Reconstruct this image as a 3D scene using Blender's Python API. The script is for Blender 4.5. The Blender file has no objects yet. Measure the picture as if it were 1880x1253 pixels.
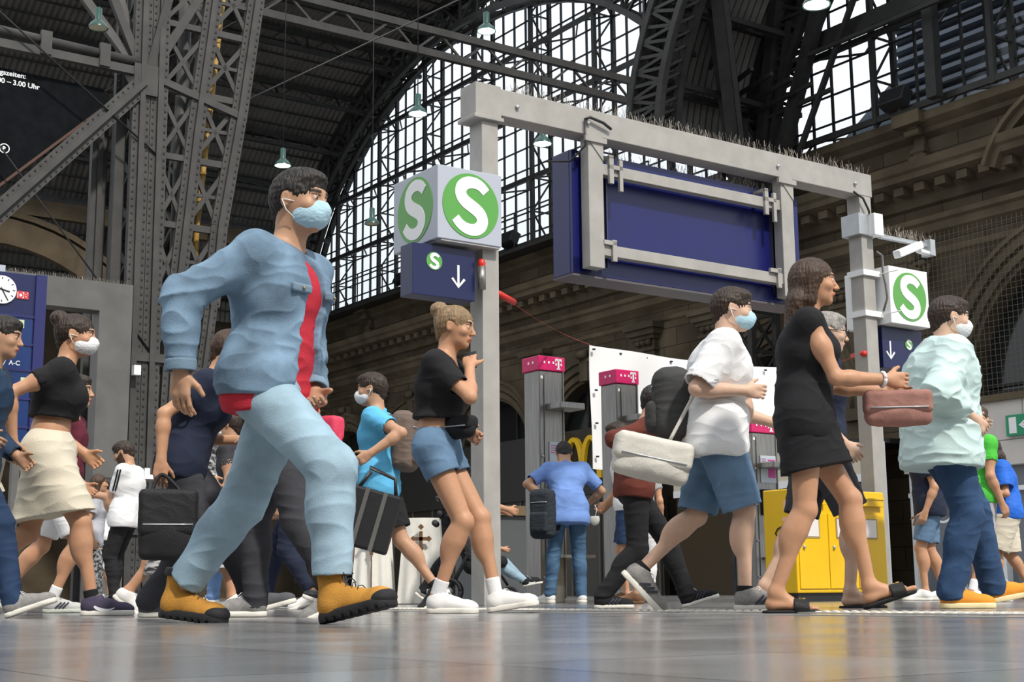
import bpy, math, random
import numpy as np
from mathutils import Vector, Matrix
R = math.radians
rnd = random.Random(7)
scene = bpy.context.scene
COL = scene.collection

# ---------------------------------------------------------------- camera
F_PX, PITCH, ROLL, CAM_H = 2600.0, math.atan(463/2600.0), R(0.5), 0.105
cd = bpy.data.cameras.new('camera'); cam = bpy.data.objects.new('camera', cd); COL.objects.link(cam)
cd.sensor_width = 36; cd.lens = F_PX/1880*36; cd.clip_end = 400; cd.clip_start = 0.05
fwd = Vector((0, math.cos(PITCH), math.sin(PITCH))); upv = Vector((0, -math.sin(PITCH), math.cos(PITCH))); rt = Vector((1, 0, 0))
cr, sr = math.cos(ROLL), math.sin(ROLL)
xi = rt*cr - upv*sr; yi = rt*sr + upv*cr
M = Matrix((xi, yi, -fwd)).transposed().to_4x4(); M.translation = (0, 0, CAM_H); cam.matrix_world = M
scene.camera = cam
cd.dof.use_dof = False

# ---------------------------------------------------------------- light and exposure
w = bpy.data.worlds.new('sky'); scene.world = w; w.use_nodes = True
wn = w.node_tree; wn.nodes.clear()
wo = wn.nodes.new('ShaderNodeOutputWorld'); bg = wn.nodes.new('ShaderNodeBackground')
tc = wn.nodes.new('ShaderNodeTexCoord'); sx = wn.nodes.new('ShaderNodeSeparateXYZ'); cmr = wn.nodes.new('ShaderNodeValToRGB')
wn.links.new(tc.outputs['Generated'], sx.inputs[0]); wn.links.new(sx.outputs['Z'], cmr.inputs[0])
cmr.color_ramp.elements[0].position = 0.0; cmr.color_ramp.elements[0].color = (.62, .68, .72, 1)
cmr.color_ramp.elements[1].position = .35; cmr.color_ramp.elements[1].color = (.92, .96, 1, 1)
wn.links.new(cmr.outputs[0], bg.inputs[0]); bg.inputs[1].default_value = 1.15
wn.links.new(bg.outputs[0], wo.inputs[0])
sl = bpy.data.lights.new('sun', 'SUN'); sl.energy = 3.4; sl.angle = R(4); sl.color = (1, .95, .87)
so = bpy.data.objects.new('sun', sl); COL.objects.link(so)
sd = Vector((0.42, -0.62, 0.85)).normalized()      # towards the sun
so.rotation_euler = (-sd).to_track_quat('-Z', 'Y').to_euler(); so.location = (0, -5, 25)
scene.view_settings.view_transform = 'Standard'; scene.view_settings.look = 'None'
scene.view_settings.exposure = 0.12; scene.view_settings.gamma = 1; scene.view_settings.use_curve_mapping = False

# ---------------------------------------------------------------- hall axes: n runs to the station front wall, u runs along it
TH = R(34.8)
N = Vector((math.cos(TH), math.sin(TH), 0)); U = Vector((-math.sin(TH), math.cos(TH), 0))
def W(D, s, z): return N*D + U*s + Vector((0, 0, z))
HALL = Matrix((N, U, Vector((0, 0, 1)))).transposed()     # columns n,u,z
WD = 27.5                                                  # distance of the front wall

# ---------------------------------------------------------------- materials
MATS = {}
def mat(name, col, rough=.6, metal=0., spec=.5, noise=0., nscale=8., bump=0., bscale=60., emit=0., col2=None, stretch=None, alpha=None, attr=False, sheen=0.):
    if name in MATS: return MATS[name]
    m = bpy.data.materials.new(name); m.use_nodes = True; MATS[name] = m
    nt = m.node_tree; b = nt.nodes['Principled BSDF']
    b.inputs['Base Color'].default_value = (*col, 1); b.inputs['Roughness'].default_value = rough
    b.inputs['Metallic'].default_value = metal; b.inputs['Specular IOR Level'].default_value = spec
    if sheen: b.inputs['Sheen Weight'].default_value = sheen
    co = nt.nodes.new('ShaderNodeTexCoord'); mp = nt.nodes.new('ShaderNodeMapping')
    nt.links.new(co.outputs['Object'], mp.inputs[0])
    if stretch: mp.inputs['Scale'].default_value = stretch
    src = None
    if attr:
        a = nt.nodes.new('ShaderNodeAttribute'); a.attribute_name = 'Col'; src = a.outputs['Color']
    if noise or col2:
        n = nt.nodes.new('ShaderNodeTexNoise'); n.inputs['Scale'].default_value = nscale; n.inputs['Detail'].default_value = 6
        nt.links.new(mp.outputs[0], n.inputs['Vector'])
        mx = nt.nodes.new('ShaderNodeMix'); mx.data_type = 'RGBA'
        if noise and not col2:
            mx.blend_type = 'MULTIPLY'; mx.inputs[0].default_value = 1
            cr_ = nt.nodes.new('ShaderNodeValToRGB'); lo = 1-noise; cr_.color_ramp.elements[0].color = (lo, lo, lo, 1); cr_.color_ramp.elements[0].position = .3
            cr_.color_ramp.elements[1].color = (1+noise*.4,)*3+(1,); cr_.color_ramp.elements[1].position = .7
            nt.links.new(n.outputs[0], cr_.inputs[0]); nt.links.new(cr_.outputs[0], mx.inputs[7])
            if src: nt.links.new(src, mx.inputs[6])
            else: mx.inputs[6].default_value = (*col, 1)
        else:
            cr_ = nt.nodes.new('ShaderNodeValToRGB'); cr_.color_ramp.elements[0].position = .42; cr_.color_ramp.elements[1].position = .58
            nt.links.new(n.outputs[0], cr_.inputs[0]); nt.links.new(cr_.outputs[0], mx.inputs[0])
            mx.inputs[6].default_value = (*col, 1); mx.inputs[7].default_value = (*col2, 1)
        src = mx.outputs[2]
    if src: nt.links.new(src, b.inputs['Base Color'])
    if bump:
        n2 = nt.nodes.new('ShaderNodeTexNoise'); n2.inputs['Scale'].default_value = bscale; n2.inputs['Detail'].default_value = 5
        nt.links.new(mp.outputs[0], n2.inputs['Vector'])
        bp = nt.nodes.new('ShaderNodeBump'); bp.inputs['Strength'].default_value = bump; bp.inputs['Distance'].default_value = .01
        nt.links.new(n2.outputs[0], bp.inputs['Height']); nt.links.new(bp.outputs[0], b.inputs['Normal'])
    if emit:
        b.inputs['Emission Color'].default_value = (*col, 1); b.inputs['Emission Strength'].default_value = emit
    return m

def mat_glass(name, tint, mixf):
    m = bpy.data.materials.new(name); m.use_nodes = True; nt = m.node_tree; nt.nodes.clear()
    o = nt.nodes.new('ShaderNodeOutputMaterial'); t = nt.nodes.new('ShaderNodeBsdfTransparent'); g = nt.nodes.new('ShaderNodeBsdfGlossy'); x = nt.nodes.new('ShaderNodeMixShader')
    t.inputs[0].default_value = (*tint, 1); g.inputs['Roughness'].default_value = .1; x.inputs[0].default_value = mixf
    g.inputs[0].default_value = (.8, .85, .9, 1)
    nt.links.new(t.outputs[0], x.inputs[1]); nt.links.new(g.outputs[0], x.inputs[2]); nt.links.new(x.outputs[0], o.inputs[0]); MATS[name] = m
    return m

STEEL = mat('dark_riveted_steel', (.030, .029, .028), .55, 0, .4, noise=.35, nscale=3, bump=.2)
STEELG = mat('grey_painted_steel', (.055, .053, .051), .6, 0, .4, noise=.3, nscale=2.5, bump=.15)
ROOFM = mat('corrugated_roof', (.13, .125, .118), .5, .2, .4, noise=.3, nscale=1.2)
STONE = mat('sandstone', (.125, .100, .066), .85, 0, .2, noise=.45, nscale=.9, bump=.4, bscale=9)
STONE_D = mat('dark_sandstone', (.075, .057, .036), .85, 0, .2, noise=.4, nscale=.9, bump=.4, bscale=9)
GALV = mat('grey_gantry_paint', (.36, .345, .32), .45, 0, .45, noise=.14, nscale=5, bump=.06)
GALV2 = mat('galvanised_bracket', (.48, .50, .52), .4, .5, .5, noise=.1, nscale=10)
BLUE = mat('board_blue', (.008, .011, .105), .32, 0, .5, noise=.12, nscale=4)
BLUE_D = mat('sign_blue', (.008, .012, .07), .35, 0, .5)
SGREEN = mat('sign_green', (.10, .34, .065), .35)
WHITE = mat('white_paint', (.82, .83, .84), .45)
LIGHTG = mat('light_grey_panel', (.42, .45, .52), .4)
BLACKP = mat('black_plastic', (.015, .015, .017), .45)
MAGENTA = mat('magenta_panel', (.62, .008, .13), .35, noise=.15, nscale=25)
INOX = mat('brushed_steel', (.30, .29, .275), .38, .75, .5, noise=.25, nscale=5, stretch=(12, 12, .6))
WIRE = mat('spike_wire', (.30, .27, .23), .4, .6)
YELLOW = mat('mailbox_yellow', (.80, .49, .008), .35, noise=.06, nscale=4)
RED = mat('red_strap', (.62, .03, .02), .6)
CANVAS = mat('white_banner', (.80, .80, .80), .6, noise=.06, nscale=2, bump=.3, bscale=3)
GREYP = mat('grey_portal_paint', (.11, .108, .102), .5, noise=.25, nscale=2)
GLASS = mat_glass('dirty_glass', (.93, .96, 1), .05)
GLASS_D = mat_glass('shop_glass', (.5, .55, .6), .18)
LAMPG = mat('lamp_light', (.75, 1, .88), emit=5)
GREENL = mat('lamp_green_glass', (.02, .32, .22), .2)
TEXTW = mat('sign_lettering', (.78, .80, .82), .5)
SIGNK = mat('dark_lettering', (.05, .03, .02), .5)
CREAM = mat('cream_sign_panel', (.62, .56, .44), .5)
OCHRE = mat('ochre_plaster', (.30, .19, .07), .8, 0, .2, noise=.3, nscale=.7)

# ---------------------------------------------------------------- mesh helpers
class MB:
    def __init__(s): s.v = []; s.f = []; s.sm = []
    def add(s, vs, fs, smooth=False):
        o = len(s.v); s.v += [tuple(v) for v in vs]; s.f += [tuple(i+o for i in f) for f in fs]; s.sm += [smooth]*len(fs); return s
    def box(s, c, size, M3=None):
        M3 = M3 or Matrix.Identity(3); c = Vector(c); h = [x/2 for x in size]
        vs = [c + M3 @ Vector((sx*h[0], sy*h[1], sz*h[2])) for sx in (-1, 1) for sy in (-1, 1) for sz in (-1, 1)]
        return s.add(vs, [(0,1,3,2),(4,6,7,5),(0,4,5,1),(2,3,7,6),(0,2,6,4),(1,5,7,3)])
    def hb(s, D0, D1, s0, s1, z0, z1):            # box in hall axes
        return s.box(W((D0+D1)/2, (s0+s1)/2, (z0+z1)/2), (D1-D0, s1-s0, z1-z0), HALL)
    def beam(s, a, b, wd, ht=None, up=(0, 0, 1)):
        a = Vector(a); b = Vector(b); ht = ht or wd; d = (b-a); L = d.length
        if L < 1e-6: return s
        d /= L; up = Vector(up)
        if abs(d.dot(up)) > .98: up = N
        x = d.cross(up).normalized(); y = x.cross(d)
        return s.box((a+b)/2, (wd, L, ht), Matrix((x, d, y)).transposed())
    def tube(s, pts, r, n=8, caps=True):
        pts = [Vector(p) for p in pts]; rs = r if isinstance(r, (list, tuple)) else [r]*len(pts)
        vs = []; fs = []; prev = None
        for i, p in enumerate(pts):
            d = (pts[min(i+1, len(pts)-1)] - pts[max(i-1, 0)]).normalized()
            if prev is None: x = d.orthogonal().normalized()
            else: x = (prev - d*prev.dot(d)).normalized()
            prev = x; y = d.cross(x)
            for k in range(n):
                a = 2*math.pi*k/n; vs.append(p + (x*math.cos(a) + y*math.sin(a))*rs[i])
        for i in range(len(pts)-1):
            for k in range(n): fs.append((i*n+k, i*n+(k+1) % n, (i+1)*n+(k+1) % n, (i+1)*n+k))
        if caps: fs.append(tuple(range(n))[::-1]); fs.append(tuple((len(pts)-1)*n+k for k in range(n)))
        return s.add(vs, fs, True)
    def prism(s, poly, origin, ax, ay, az, depth):     # poly 2D in (ax, ay), pushed along az
        ax, ay, az, o = Vector(ax), Vector(ay), Vector(az), Vector(origin); n = len(poly)
        vs = [o+ax*p[0]+ay*p[1] for p in poly] + [o+ax*p[0]+ay*p[1]+az*depth for p in poly]
        return s.add(vs, [tuple(range(n))[::-1], tuple(range(n, 2*n))] + [(i, (i+1) % n, n+(i+1) % n, n+i) for i in range(n)])
    def lathe(s, prof, c, n=20, axis=None):            # prof (r,z)
        c = Vector(c); vs = []; fs = []
        for (r, z) in prof:
            for k in range(n):
                a = 2*math.pi*k/n; vs.append(c + Vector((r*math.cos(a), r*math.sin(a), z)))
        for i in range(len(prof)-1):
            for k in range(n): fs.append((i*n+k, i*n+(k+1) % n, (i+1)*n+(k+1) % n, (i+1)*n+k))
        return s.add(vs, fs, True)
    def ribbon(s, pts, wdt, normal, depth):            # flat stroke along pts in a plane, thick along normal
        pts = [Vector(p) for p in pts]; nn = Vector(normal).normalized(); L = []; Rr = []
        for i, p in enumerate(pts):
            d = (pts[min(i+1, len(pts)-1)] - pts[max(i-1, 0)]).normalized(); x = d.cross(nn)
            ww = wdt[i] if isinstance(wdt, (list, tuple)) else wdt
            L.append(p+x*ww/2); Rr.append(p-x*ww/2)
        n = len(pts); vs = L+Rr+[v+nn*depth for v in L]+[v+nn*depth for v in Rr]; fs = []
        for i in range(n-1):
            fs += [(i, i+1, n+i+1, n+i), (2*n+i, 3*n+i, 3*n+i+1, 2*n+i+1), (i, 2*n+i, 2*n+i+1, i+1), (n+i, n+i+1, 3*n+i+1, 3*n+i)]
        fs += [(0, n, 3*n, 2*n), (n-1, 3*n-1, 4*n-1, 2*n-1)]
        return s.add(vs, fs)
    def build(s, name, m, parent=None, bevel=0, origin=None):
        me = bpy.data.meshes.new(name)
        o3 = Vector(origin) if origin is not None else (parent_loc(parent) if parent else Vector((0, 0, 0)))
        if parent is None and origin is None and s.v:
            a = np.array(s.v); o3 = Vector(((a[:, 0].min()+a[:, 0].max())/2, (a[:, 1].min()+a[:, 1].max())/2, a[:, 2].min()))
        me.from_pydata([tuple(Vector(v)-o3) for v in s.v], [], s.f)
        me.polygons.foreach_set('use_smooth', s.sm); me.materials.append(m); me.update()
        ob = bpy.data.objects.new(name, me); COL.objects.link(ob)
        if parent: ob.parent = parent; ob.location = o3 - parent_loc(parent); ob['_w'] = list(o3)
        else: ob.location = o3; ob['_w'] = list(o3)
        if bevel:
            bv = ob.modifiers.new('bevel', 'BEVEL'); bv.width = bevel; bv.segments = 2; bv.limit_method = 'ANGLE'; bv.harden_normals = False
        return ob
def parent_loc(p): return Vector(p['_w']) if '_w' in p else Vector(p.location)
def tag(o, label=None, cat=None, group=None, kind=None):
    if label: o['label'] = label
    if cat: o['category'] = cat
    if group: o['group'] = group
    if kind: o['kind'] = kind
    return o
def struct(name, mb, m, label=None): o = mb.build(name, m, origin=(0, 0, 0)); o['kind'] = 'structure'; return o
def thing(name, loc, label, cat, group=None):
    o = bpy.data.objects.new(name, None); COL.objects.link(o); o.location = loc; o['_w'] = list(loc); o.empty_display_size = .1
    return tag(o, label, cat, group)
FONT = None
def text(body, size, origin, ax, ay, name, m, parent, depth=.004, align='LEFT', offset=0., shear=0.):
    c = bpy.data.curves.new('t', 'FONT'); c.body = body; c.size = size; c.extrude = depth/2; c.align_x = align; c.offset = offset; c.shear = shear
    t = bpy.data.objects.new('t', c); COL.objects.link(t); dg = bpy.context.evaluated_depsgraph_get(); dg.update()
    me = bpy.data.meshes.new_from_object(t.evaluated_get(dg)); bpy.data.objects.remove(t); me.name = name
    ax, ay = Vector(ax), Vector(ay); M3 = Matrix((ax, ay, ax.cross(ay))).transposed().to_4x4(); me.transform(M3)
    me.materials.clear(); me.materials.append(m); o = bpy.data.objects.new(name, me); COL.objects.link(o)
    origin = Vector(origin) + ax.cross(ay)*depth*.6
    if parent: o.parent = parent; o.location = origin - parent_loc(parent)
    else: o.location = origin
    o['_w'] = list(origin)
    return o
def clean():
    for o in bpy.data.objects:
        if '_w' in o: del o['_w']
# ================================================================ SETTING
# ---- floor
def floor_mat():
    m = bpy.data.materials.new('polished_floor'); m.use_nodes = True; nt = m.node_tree; b = nt.nodes['Principled BSDF']
    co = nt.nodes.new('ShaderNodeTexCoord'); mp = nt.nodes.new('ShaderNodeMapping'); mp.inputs['Rotation'].default_value = (0, 0, -TH)
    nt.links.new(co.outputs['Object'], mp.inputs[0])
    br = nt.nodes.new('ShaderNodeTexBrick'); br.offset = 0; br.inputs['Scale'].default_value = 1; br.inputs['Brick Width'].default_value = .6; br.inputs['Row Height'].default_value = .6
    br.inputs['Mortar Size'].default_value = .004; br.inputs['Color1'].default_value = (.19, .19, .192, 1); br.inputs['Color2'].default_value = (.28, .28, .28, 1); br.inputs['Mortar'].default_value = (.05, .05, .05, 1)
    nt.links.new(mp.outputs[0], br.inputs[0])
    n = nt.nodes.new('ShaderNodeTexNoise'); n.inputs['Scale'].default_value = 2.2; n.inputs['Detail'].default_value = 8; nt.links.new(mp.outputs[0], n.inputs['Vector'])
    n3 = nt.nodes.new('ShaderNodeTexNoise'); n3.inputs['Scale'].default_value = 90; n3.inputs['Detail'].default_value = 4; nt.links.new(mp.outputs[0], n3.inputs['Vector'])
    mx = nt.nodes.new('ShaderNodeMix'); mx.data_type = 'RGBA'; mx.blend_type = 'MULTIPLY'; mx.inputs[0].default_value = .6
    nt.links.new(br.outputs[0], mx.inputs[6]); nt.links.new(n.outputs[0], mx.inputs[7])
    sc_ = nt.nodes.new('ShaderNodeMix'); sc_.data_type = 'RGBA'; sc_.blend_type = 'ADD'; sc_.inputs[0].default_value = .06
    nt.links.new(mx.outputs[2], sc_.inputs[6]); nt.links.new(n3.outputs[0], sc_.inputs[7]); nt.links.new(sc_.outputs[2], b.inputs['Base Color'])
    mr = nt.nodes.new('ShaderNodeMapRange'); mr.inputs['To Min'].default_value = .08; mr.inputs['To Max'].default_value = .26
    nt.links.new(n.outputs[0], mr.inputs[0]); nt.links.new(mr.outputs[0], b.inputs['Roughness'])
    bp = nt.nodes.new('ShaderNodeBump'); bp.inputs['Strength'].default_value = .12; bp.inputs['Distance'].default_value = .002
    nt.links.new(n3.outputs[0], bp.inputs['Height']); nt.links.new(bp.outputs[0], b.inputs['Normal'])
    return m
FLOORM = floor_mat()
m = MB(); m.box((0, 28, -.05), (150, 90, .1)); struct('floor', m, FLOORM)
# pale tactile strip across the concourse
m = MB(); m.hb(5.0, 5.28, -4, 60, 0, .004); struct('trim_1', m, mat('tactile_strip', (.50, .47, .42), .6, noise=.2, nscale=6))
m = MB()
for i in range(130):
    for j in range(4):
        m.lathe([(.016, 0), (.012, .006), (.0005, .0065)], W(5.05+j*.06, 2.6+i*.06, .004), 8)
o = struct('trim_2', m, mat('tactile_studs', (.55, .52, .46), .5))
m = MB(); m.hb(4.5, 4.56, -4, 60, 0, .0035); struct('trim_3', m, mat('floor_line', (.34, .33, .31), .5))

# ---- unseen walls behind and left of the camera, added to block ambient light
m = MB(); m.box((0, -13, 5), (90, .4, 10)); m.box((-34, 2, 6.5), (.4, 30, 13)); struct('wall_light_blocker', m, STONE_D)
# ---- front wall: stone below the glazing
ZC = 11.5
def ext(prof, s0, s1, mb):           # prof: (outward, z) polygon, outward = towards the hall
    return mb.prism([(-a, z) for a, z in prof], W(WD, s0, 0), N, (0, 0, 1), U, s1-s0)
S0, S1 = 12.0, 66.0
m = MB(); ARCH = []
# wall slabs with arched openings: s centre, half width, springing z
OPEN = [(17.6, 3.1, 4.6, 0), (35.2, 2.1, 4.6, 0), (40.6, 2.1, 4.6, 0), (46.0, 2.1, 4.6, 0), (51.4, 2.1, 4.6, 0), (26.6, 2.1, 4.6, 0)]
OPEN.sort()
WT = .9
prev = S0
for (c, hw, zs, _) in OPEN:
    m.hb(WD, WD+WT, prev, c-hw, 0, 11.2)
    prev = c+hw
    K = 20; pts = [(c-hw*math.cos(math.pi*k/K), zs+hw*math.sin(math.pi*k/K)) for k in range(K+1)]
    for k in range(K):
        a, b = pts[k], pts[k+1]
        m.add([W(WD, a[0], a[1]), W(WD, b[0], b[1]), W(WD, b[0], 11.2), W(WD, a[0], 11.2)], [(0, 1, 2, 3)])
        m.add([W(WD, a[0], a[1]), W(WD, b[0], b[1]), W(WD+WT, b[0], b[1]), W(WD+WT, a[0], a[1])], [(0, 1, 2, 3)])
m.hb(WD, WD+WT, prev, S1, 0, 11.2)
# stone joints as a brick pattern
def stone_blocks():
    mm = bpy.data.materials.new('ashlar_sandstone'); mm.use_nodes = True; nt = mm.node_tree; b = nt.nodes['Principled BSDF']; b.inputs['Roughness'].default_value = .85; b.inputs['Specular IOR Level'].default_value = .2
    co = nt.nodes.new('ShaderNodeTexCoord'); sp = nt.nodes.new('ShaderNodeVectorRotate'); sp.rotation_type = 'Z_AXIS'; sp.inputs['Angle'].default_value = -TH
    nt.links.new(co.outputs['Object'], sp.inputs['Vector']); s2 = nt.nodes.new('ShaderNodeSeparateXYZ'); cb = nt.nodes.new('ShaderNodeCombineXYZ')
    nt.links.new(sp.outputs[0], s2.inputs[0]); nt.links.new(s2.outputs['Y'], cb.inputs['X']); nt.links.new(s2.outputs['Z'], cb.inputs['Y'])
    br = nt.nodes.new('ShaderNodeTexBrick'); br.inputs['Scale'].default_value = 1; br.inputs['Brick Width'].default_value = 1.15; br.inputs['Row Height'].default_value = .56; br.inputs['Mortar Size'].default_value = .012
    br.inputs['Color1'].default_value = (.125, .100, .066, 1); br.inputs['Color2'].default_value = (.088, .072, .049, 1); br.inputs['Mortar'].default_value = (.04, .032, .022, 1)
    nt.links.new(cb.outputs[0], br.inputs[0])
    n = nt.nodes.new('ShaderNodeTexNoise'); n.inputs['Scale'].default_value = .8; n.inputs['Detail'].default_value = 8; nt.links.new(co.outputs['Object'], n.inputs['Vector'])
    rp = nt.nodes.new('ShaderNodeValToRGB'); rp.color_ramp.elements[0].position = .3; rp.color_ramp.elements[0].color = (.55, .52, .48, 1); rp.color_ramp.elements[1].position = .72; rp.color_ramp.elements[1].color = (1.1, 1.1, 1.1, 1)
    nt.links.new(n.outputs[0], rp.inputs[0])
    mx = nt.nodes.new('ShaderNodeMix'); mx.data_type = 'RGBA'; mx.blend_type = 'MULTIPLY'; mx.inputs[0].default_value = 1
    nt.links.new(br.outputs[0], mx.inputs[6]); nt.links.new(rp.outputs[0], mx.inputs[7]); nt.links.new(mx.outputs[2], b.inputs['Base Color'])
    bp = nt.nodes.new('ShaderNodeBump'); bp.inputs['Strength'].default_value = .5; bp.inputs['Distance'].default_value = .03; nt.links.new(br.outputs['Fac'], bp.inputs['Height']); bp.invert = True
    nt.links.new(bp.outputs[0], b.inputs['Normal'])
    return mm
ASHLAR = stone_blocks()
struct('wall_back', m, ASHLAR)
# cornices
m = MB()
ext([(0, 11.0), (.18, 11.12), (.22, 11.22), (.42, 11.36), (.46, 11.55), (0, 11.6), (-.9, 11.6), (-.9, 11.0)], S0, S1, m)
ext([(0, 10.35), (.06, 10.38), (.10, 10.5), (0, 10.55)], S0, S1, m)
ext([(0, 9.3), (.12, 9.35), (.18, 9.55), (.28, 9.62), (.30, 9.72), (.78, 9.86), (.80, 10.0), (.88, 10.06), (.95, 10.24), (0, 10.3)], S0, S1, m)
ext([(0, 8.45), (.05, 8.5), (.2, 8.62), (.24, 8.8), (.32, 8.86), (.34, 8.98), (0, 9.05)], S0, S1, m)
ext([(0, 8.05), (.06, 8.1), (.08, 8.2), (0, 8.24)], S0, S1, m)
struct('trim_4', m, STONE)
# dentils under the lower cornice
m = MB()
s = S0
while s < 60:
    m.hb(WD-.62, WD-.1, s, s+.3, 9.58, 9.78); s += .62
struct('trim_5', m, STONE)
# console brackets, pilasters with capitals, arch mouldings
def console(c):
    m = MB()
    prof = [(0, 10.6), (.18, 10.6), (.22, 10.72), (.12, 10.9), (.14, 11.05), (.34, 11.22), (.42, 11.36), (0, 11.36)]
    ext(prof, c-.16, c+.16, m)
    ext([(0, 10.3), (.24, 10.3), (.24, 10.6), (0, 10.6)], c-.26, c+.26, m)
    m.hb(WD-.62, WD, c-.42, c+.42, 11.3, 11.62)
    for z, r in ((11.16, .1), (10.72, .07)):
        m.tube([W(WD-.32 if z > 11 else WD-.16, c-.22, z), W(WD-.32 if z > 11 else WD-.16, c+.22, z)], r, 14)
    return m
cons = MB()
for c in (21.75, 31.5, 40.5, 49.5): 
    k = console(c); cons.add(k.v, k.f)
struct('trim_6', cons, STONE)
m = MB()
for c in (24.4, 29.4, 37.9, 43.3, 48.7, 54.1, 32.3):
    m.hb(WD-.16, WD, c-.42, c+.42, 0, 7.6)
    for (a, z0, z1) in ((.06, 7.25, 7.35), (.1, 7.6, 7.72), (.2, 7.72, 7.9), (.28, 7.9, 8.06)):
        m.hb(WD-.16-a, WD, c-.42-a, c+.42+a, z0, z1)
    for ds in (-.24, 0, .24):
        m.tube([W(WD-.22, c+ds-.08, 7.5), W(WD-.22, c+ds+.08, 7.5)], .09, 10)
struct('trim_7', m, STONE)
def arch_mould(c, hw, zs, rings, mb, K=28):
    for (r0, r1, out) in rings:
        for k in range(K):
            a0, a1 = math.pi*k/K, math.pi*(k+1)/K; vs = []
            for a in (a0, a1):
                for r in (hw+r0, hw+r1):
                    for d in (0, out): vs.append(W(WD-d, c-r*math.cos(a), zs+r*math.sin(a)))
            mb.add(vs, [(0, 1, 3, 2), (4, 6, 7, 5), (1, 5, 7, 3), (0, 4, 5, 1), (2, 3, 7, 6)])
m = MB()
for (c, hw, zs, _) in OPEN:
    arch_mould(c, hw, zs, [(0, .12, .06), (.12, .3, .16), (.3, .38, .10), (.38, .62, .22), (.62, .72, .3)], m)
    m.hb(WD-.3, WD, c-.2, c+.2, zs+hw, zs+hw+1.0)          # keystone
    m.tube([W(WD-.34, c-.2, zs+hw+.85), W(WD-.34, c+.2, zs+hw+.85)], .13, 12)
    for sg in (-1, 1): m.hb(WD-.3, WD, c+sg*(hw+.4)-.38, c+sg*(hw+.4)+.38, zs-.3, zs)
# segmental hood over the upper frieze at the right
for k in range(16):
    a0, a1 = math.pi*(.12+.76*k/16), math.pi*(.12+.76*(k+1)/16)
    for (r0, r1, out) in ((2.0, 2.12, .6), (2.12, 2.3, .8), (2.3, 2.4, .95)):
        vs = []
        for a in (a0, a1):
            for r in (r0, r1):
                for d in (0, out): vs.append(W(WD-d, 17.2-r*math.cos(a), 8.75+r*math.sin(a)))
        m.add(vs, [(0, 1, 3, 2), (4, 6, 7, 5), (1, 5, 7, 3), (0, 4, 5, 1), (2, 3, 7, 6)])
struct('trim_8', m, STONE)
# carved keystone scroll by the arch at the right
m = MB()
for t in range(7):
    a = t*.9; m.lathe([(.001, -.1), (.1, -.07), (.12, 0), (.1, .07), (.001, .1)], W(WD-.3, 21.9+.16*math.cos(a), 8.0+.3*math.sin(a)), 10)
for sg in (-1, 1):
    pts = [W(WD-.3, 21.9+sg*(.08+.022*k)*math.cos(k*.5), 7.75+(.08+.02*k)*math.sin(k*.5)) for k in range(14)]
    m.tube(pts, .05, 8)
struct('trim_9', m, STONE)
# windows in the arched openings
def arch_window(i, c, hw, zs, glassmat, zb=0.0):
    g = MB(); K = 20
    pts = [(c-hw, zb)] + [(c-hw*math.cos(math.pi*k/K), zs+hw*math.sin(math.pi*k/K)) for k in range(K+1)] + [(c+hw, zb)]
    g.add([W(WD+.5, a, b) for a, b in pts], [tuple(range(len(pts)))])
    f = MB()
    for k in range(K):
        a, b = (math.pi*k/K, math.pi*(k+1)/K)
        f.beam(W(WD+.45, c-hw*math.cos(a), zs+hw*math.sin(a)), W(WD+.45, c-hw*math.cos(b), zs+hw*math.sin(b)), .14, .16, N)
    for q in (-1, -.33, .33, 1): f.beam(W(WD+.45, c+q*hw, zb), W(WD+.45, c+q*hw, zs+hw*math.sqrt(max(0, 1-q*q))), .09, .09)
    for z in (zs-1.3, zs, zs+.15): f.beam(W(WD+.45, c-hw, z), W(WD+.45, c+hw, z), .09, .07)
    o = struct('window_%d' % i, f, STEEL)
    p = g.build('pane', glassmat, o)
    return o
DARKGL = mat('dark_window_glass', (.02, .022, .022), .12, 0, .6)
for i, (c, hw, zs, _) in enumerate(OPEN): arch_window(i+2, c, hw, zs, DARKGL)

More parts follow.
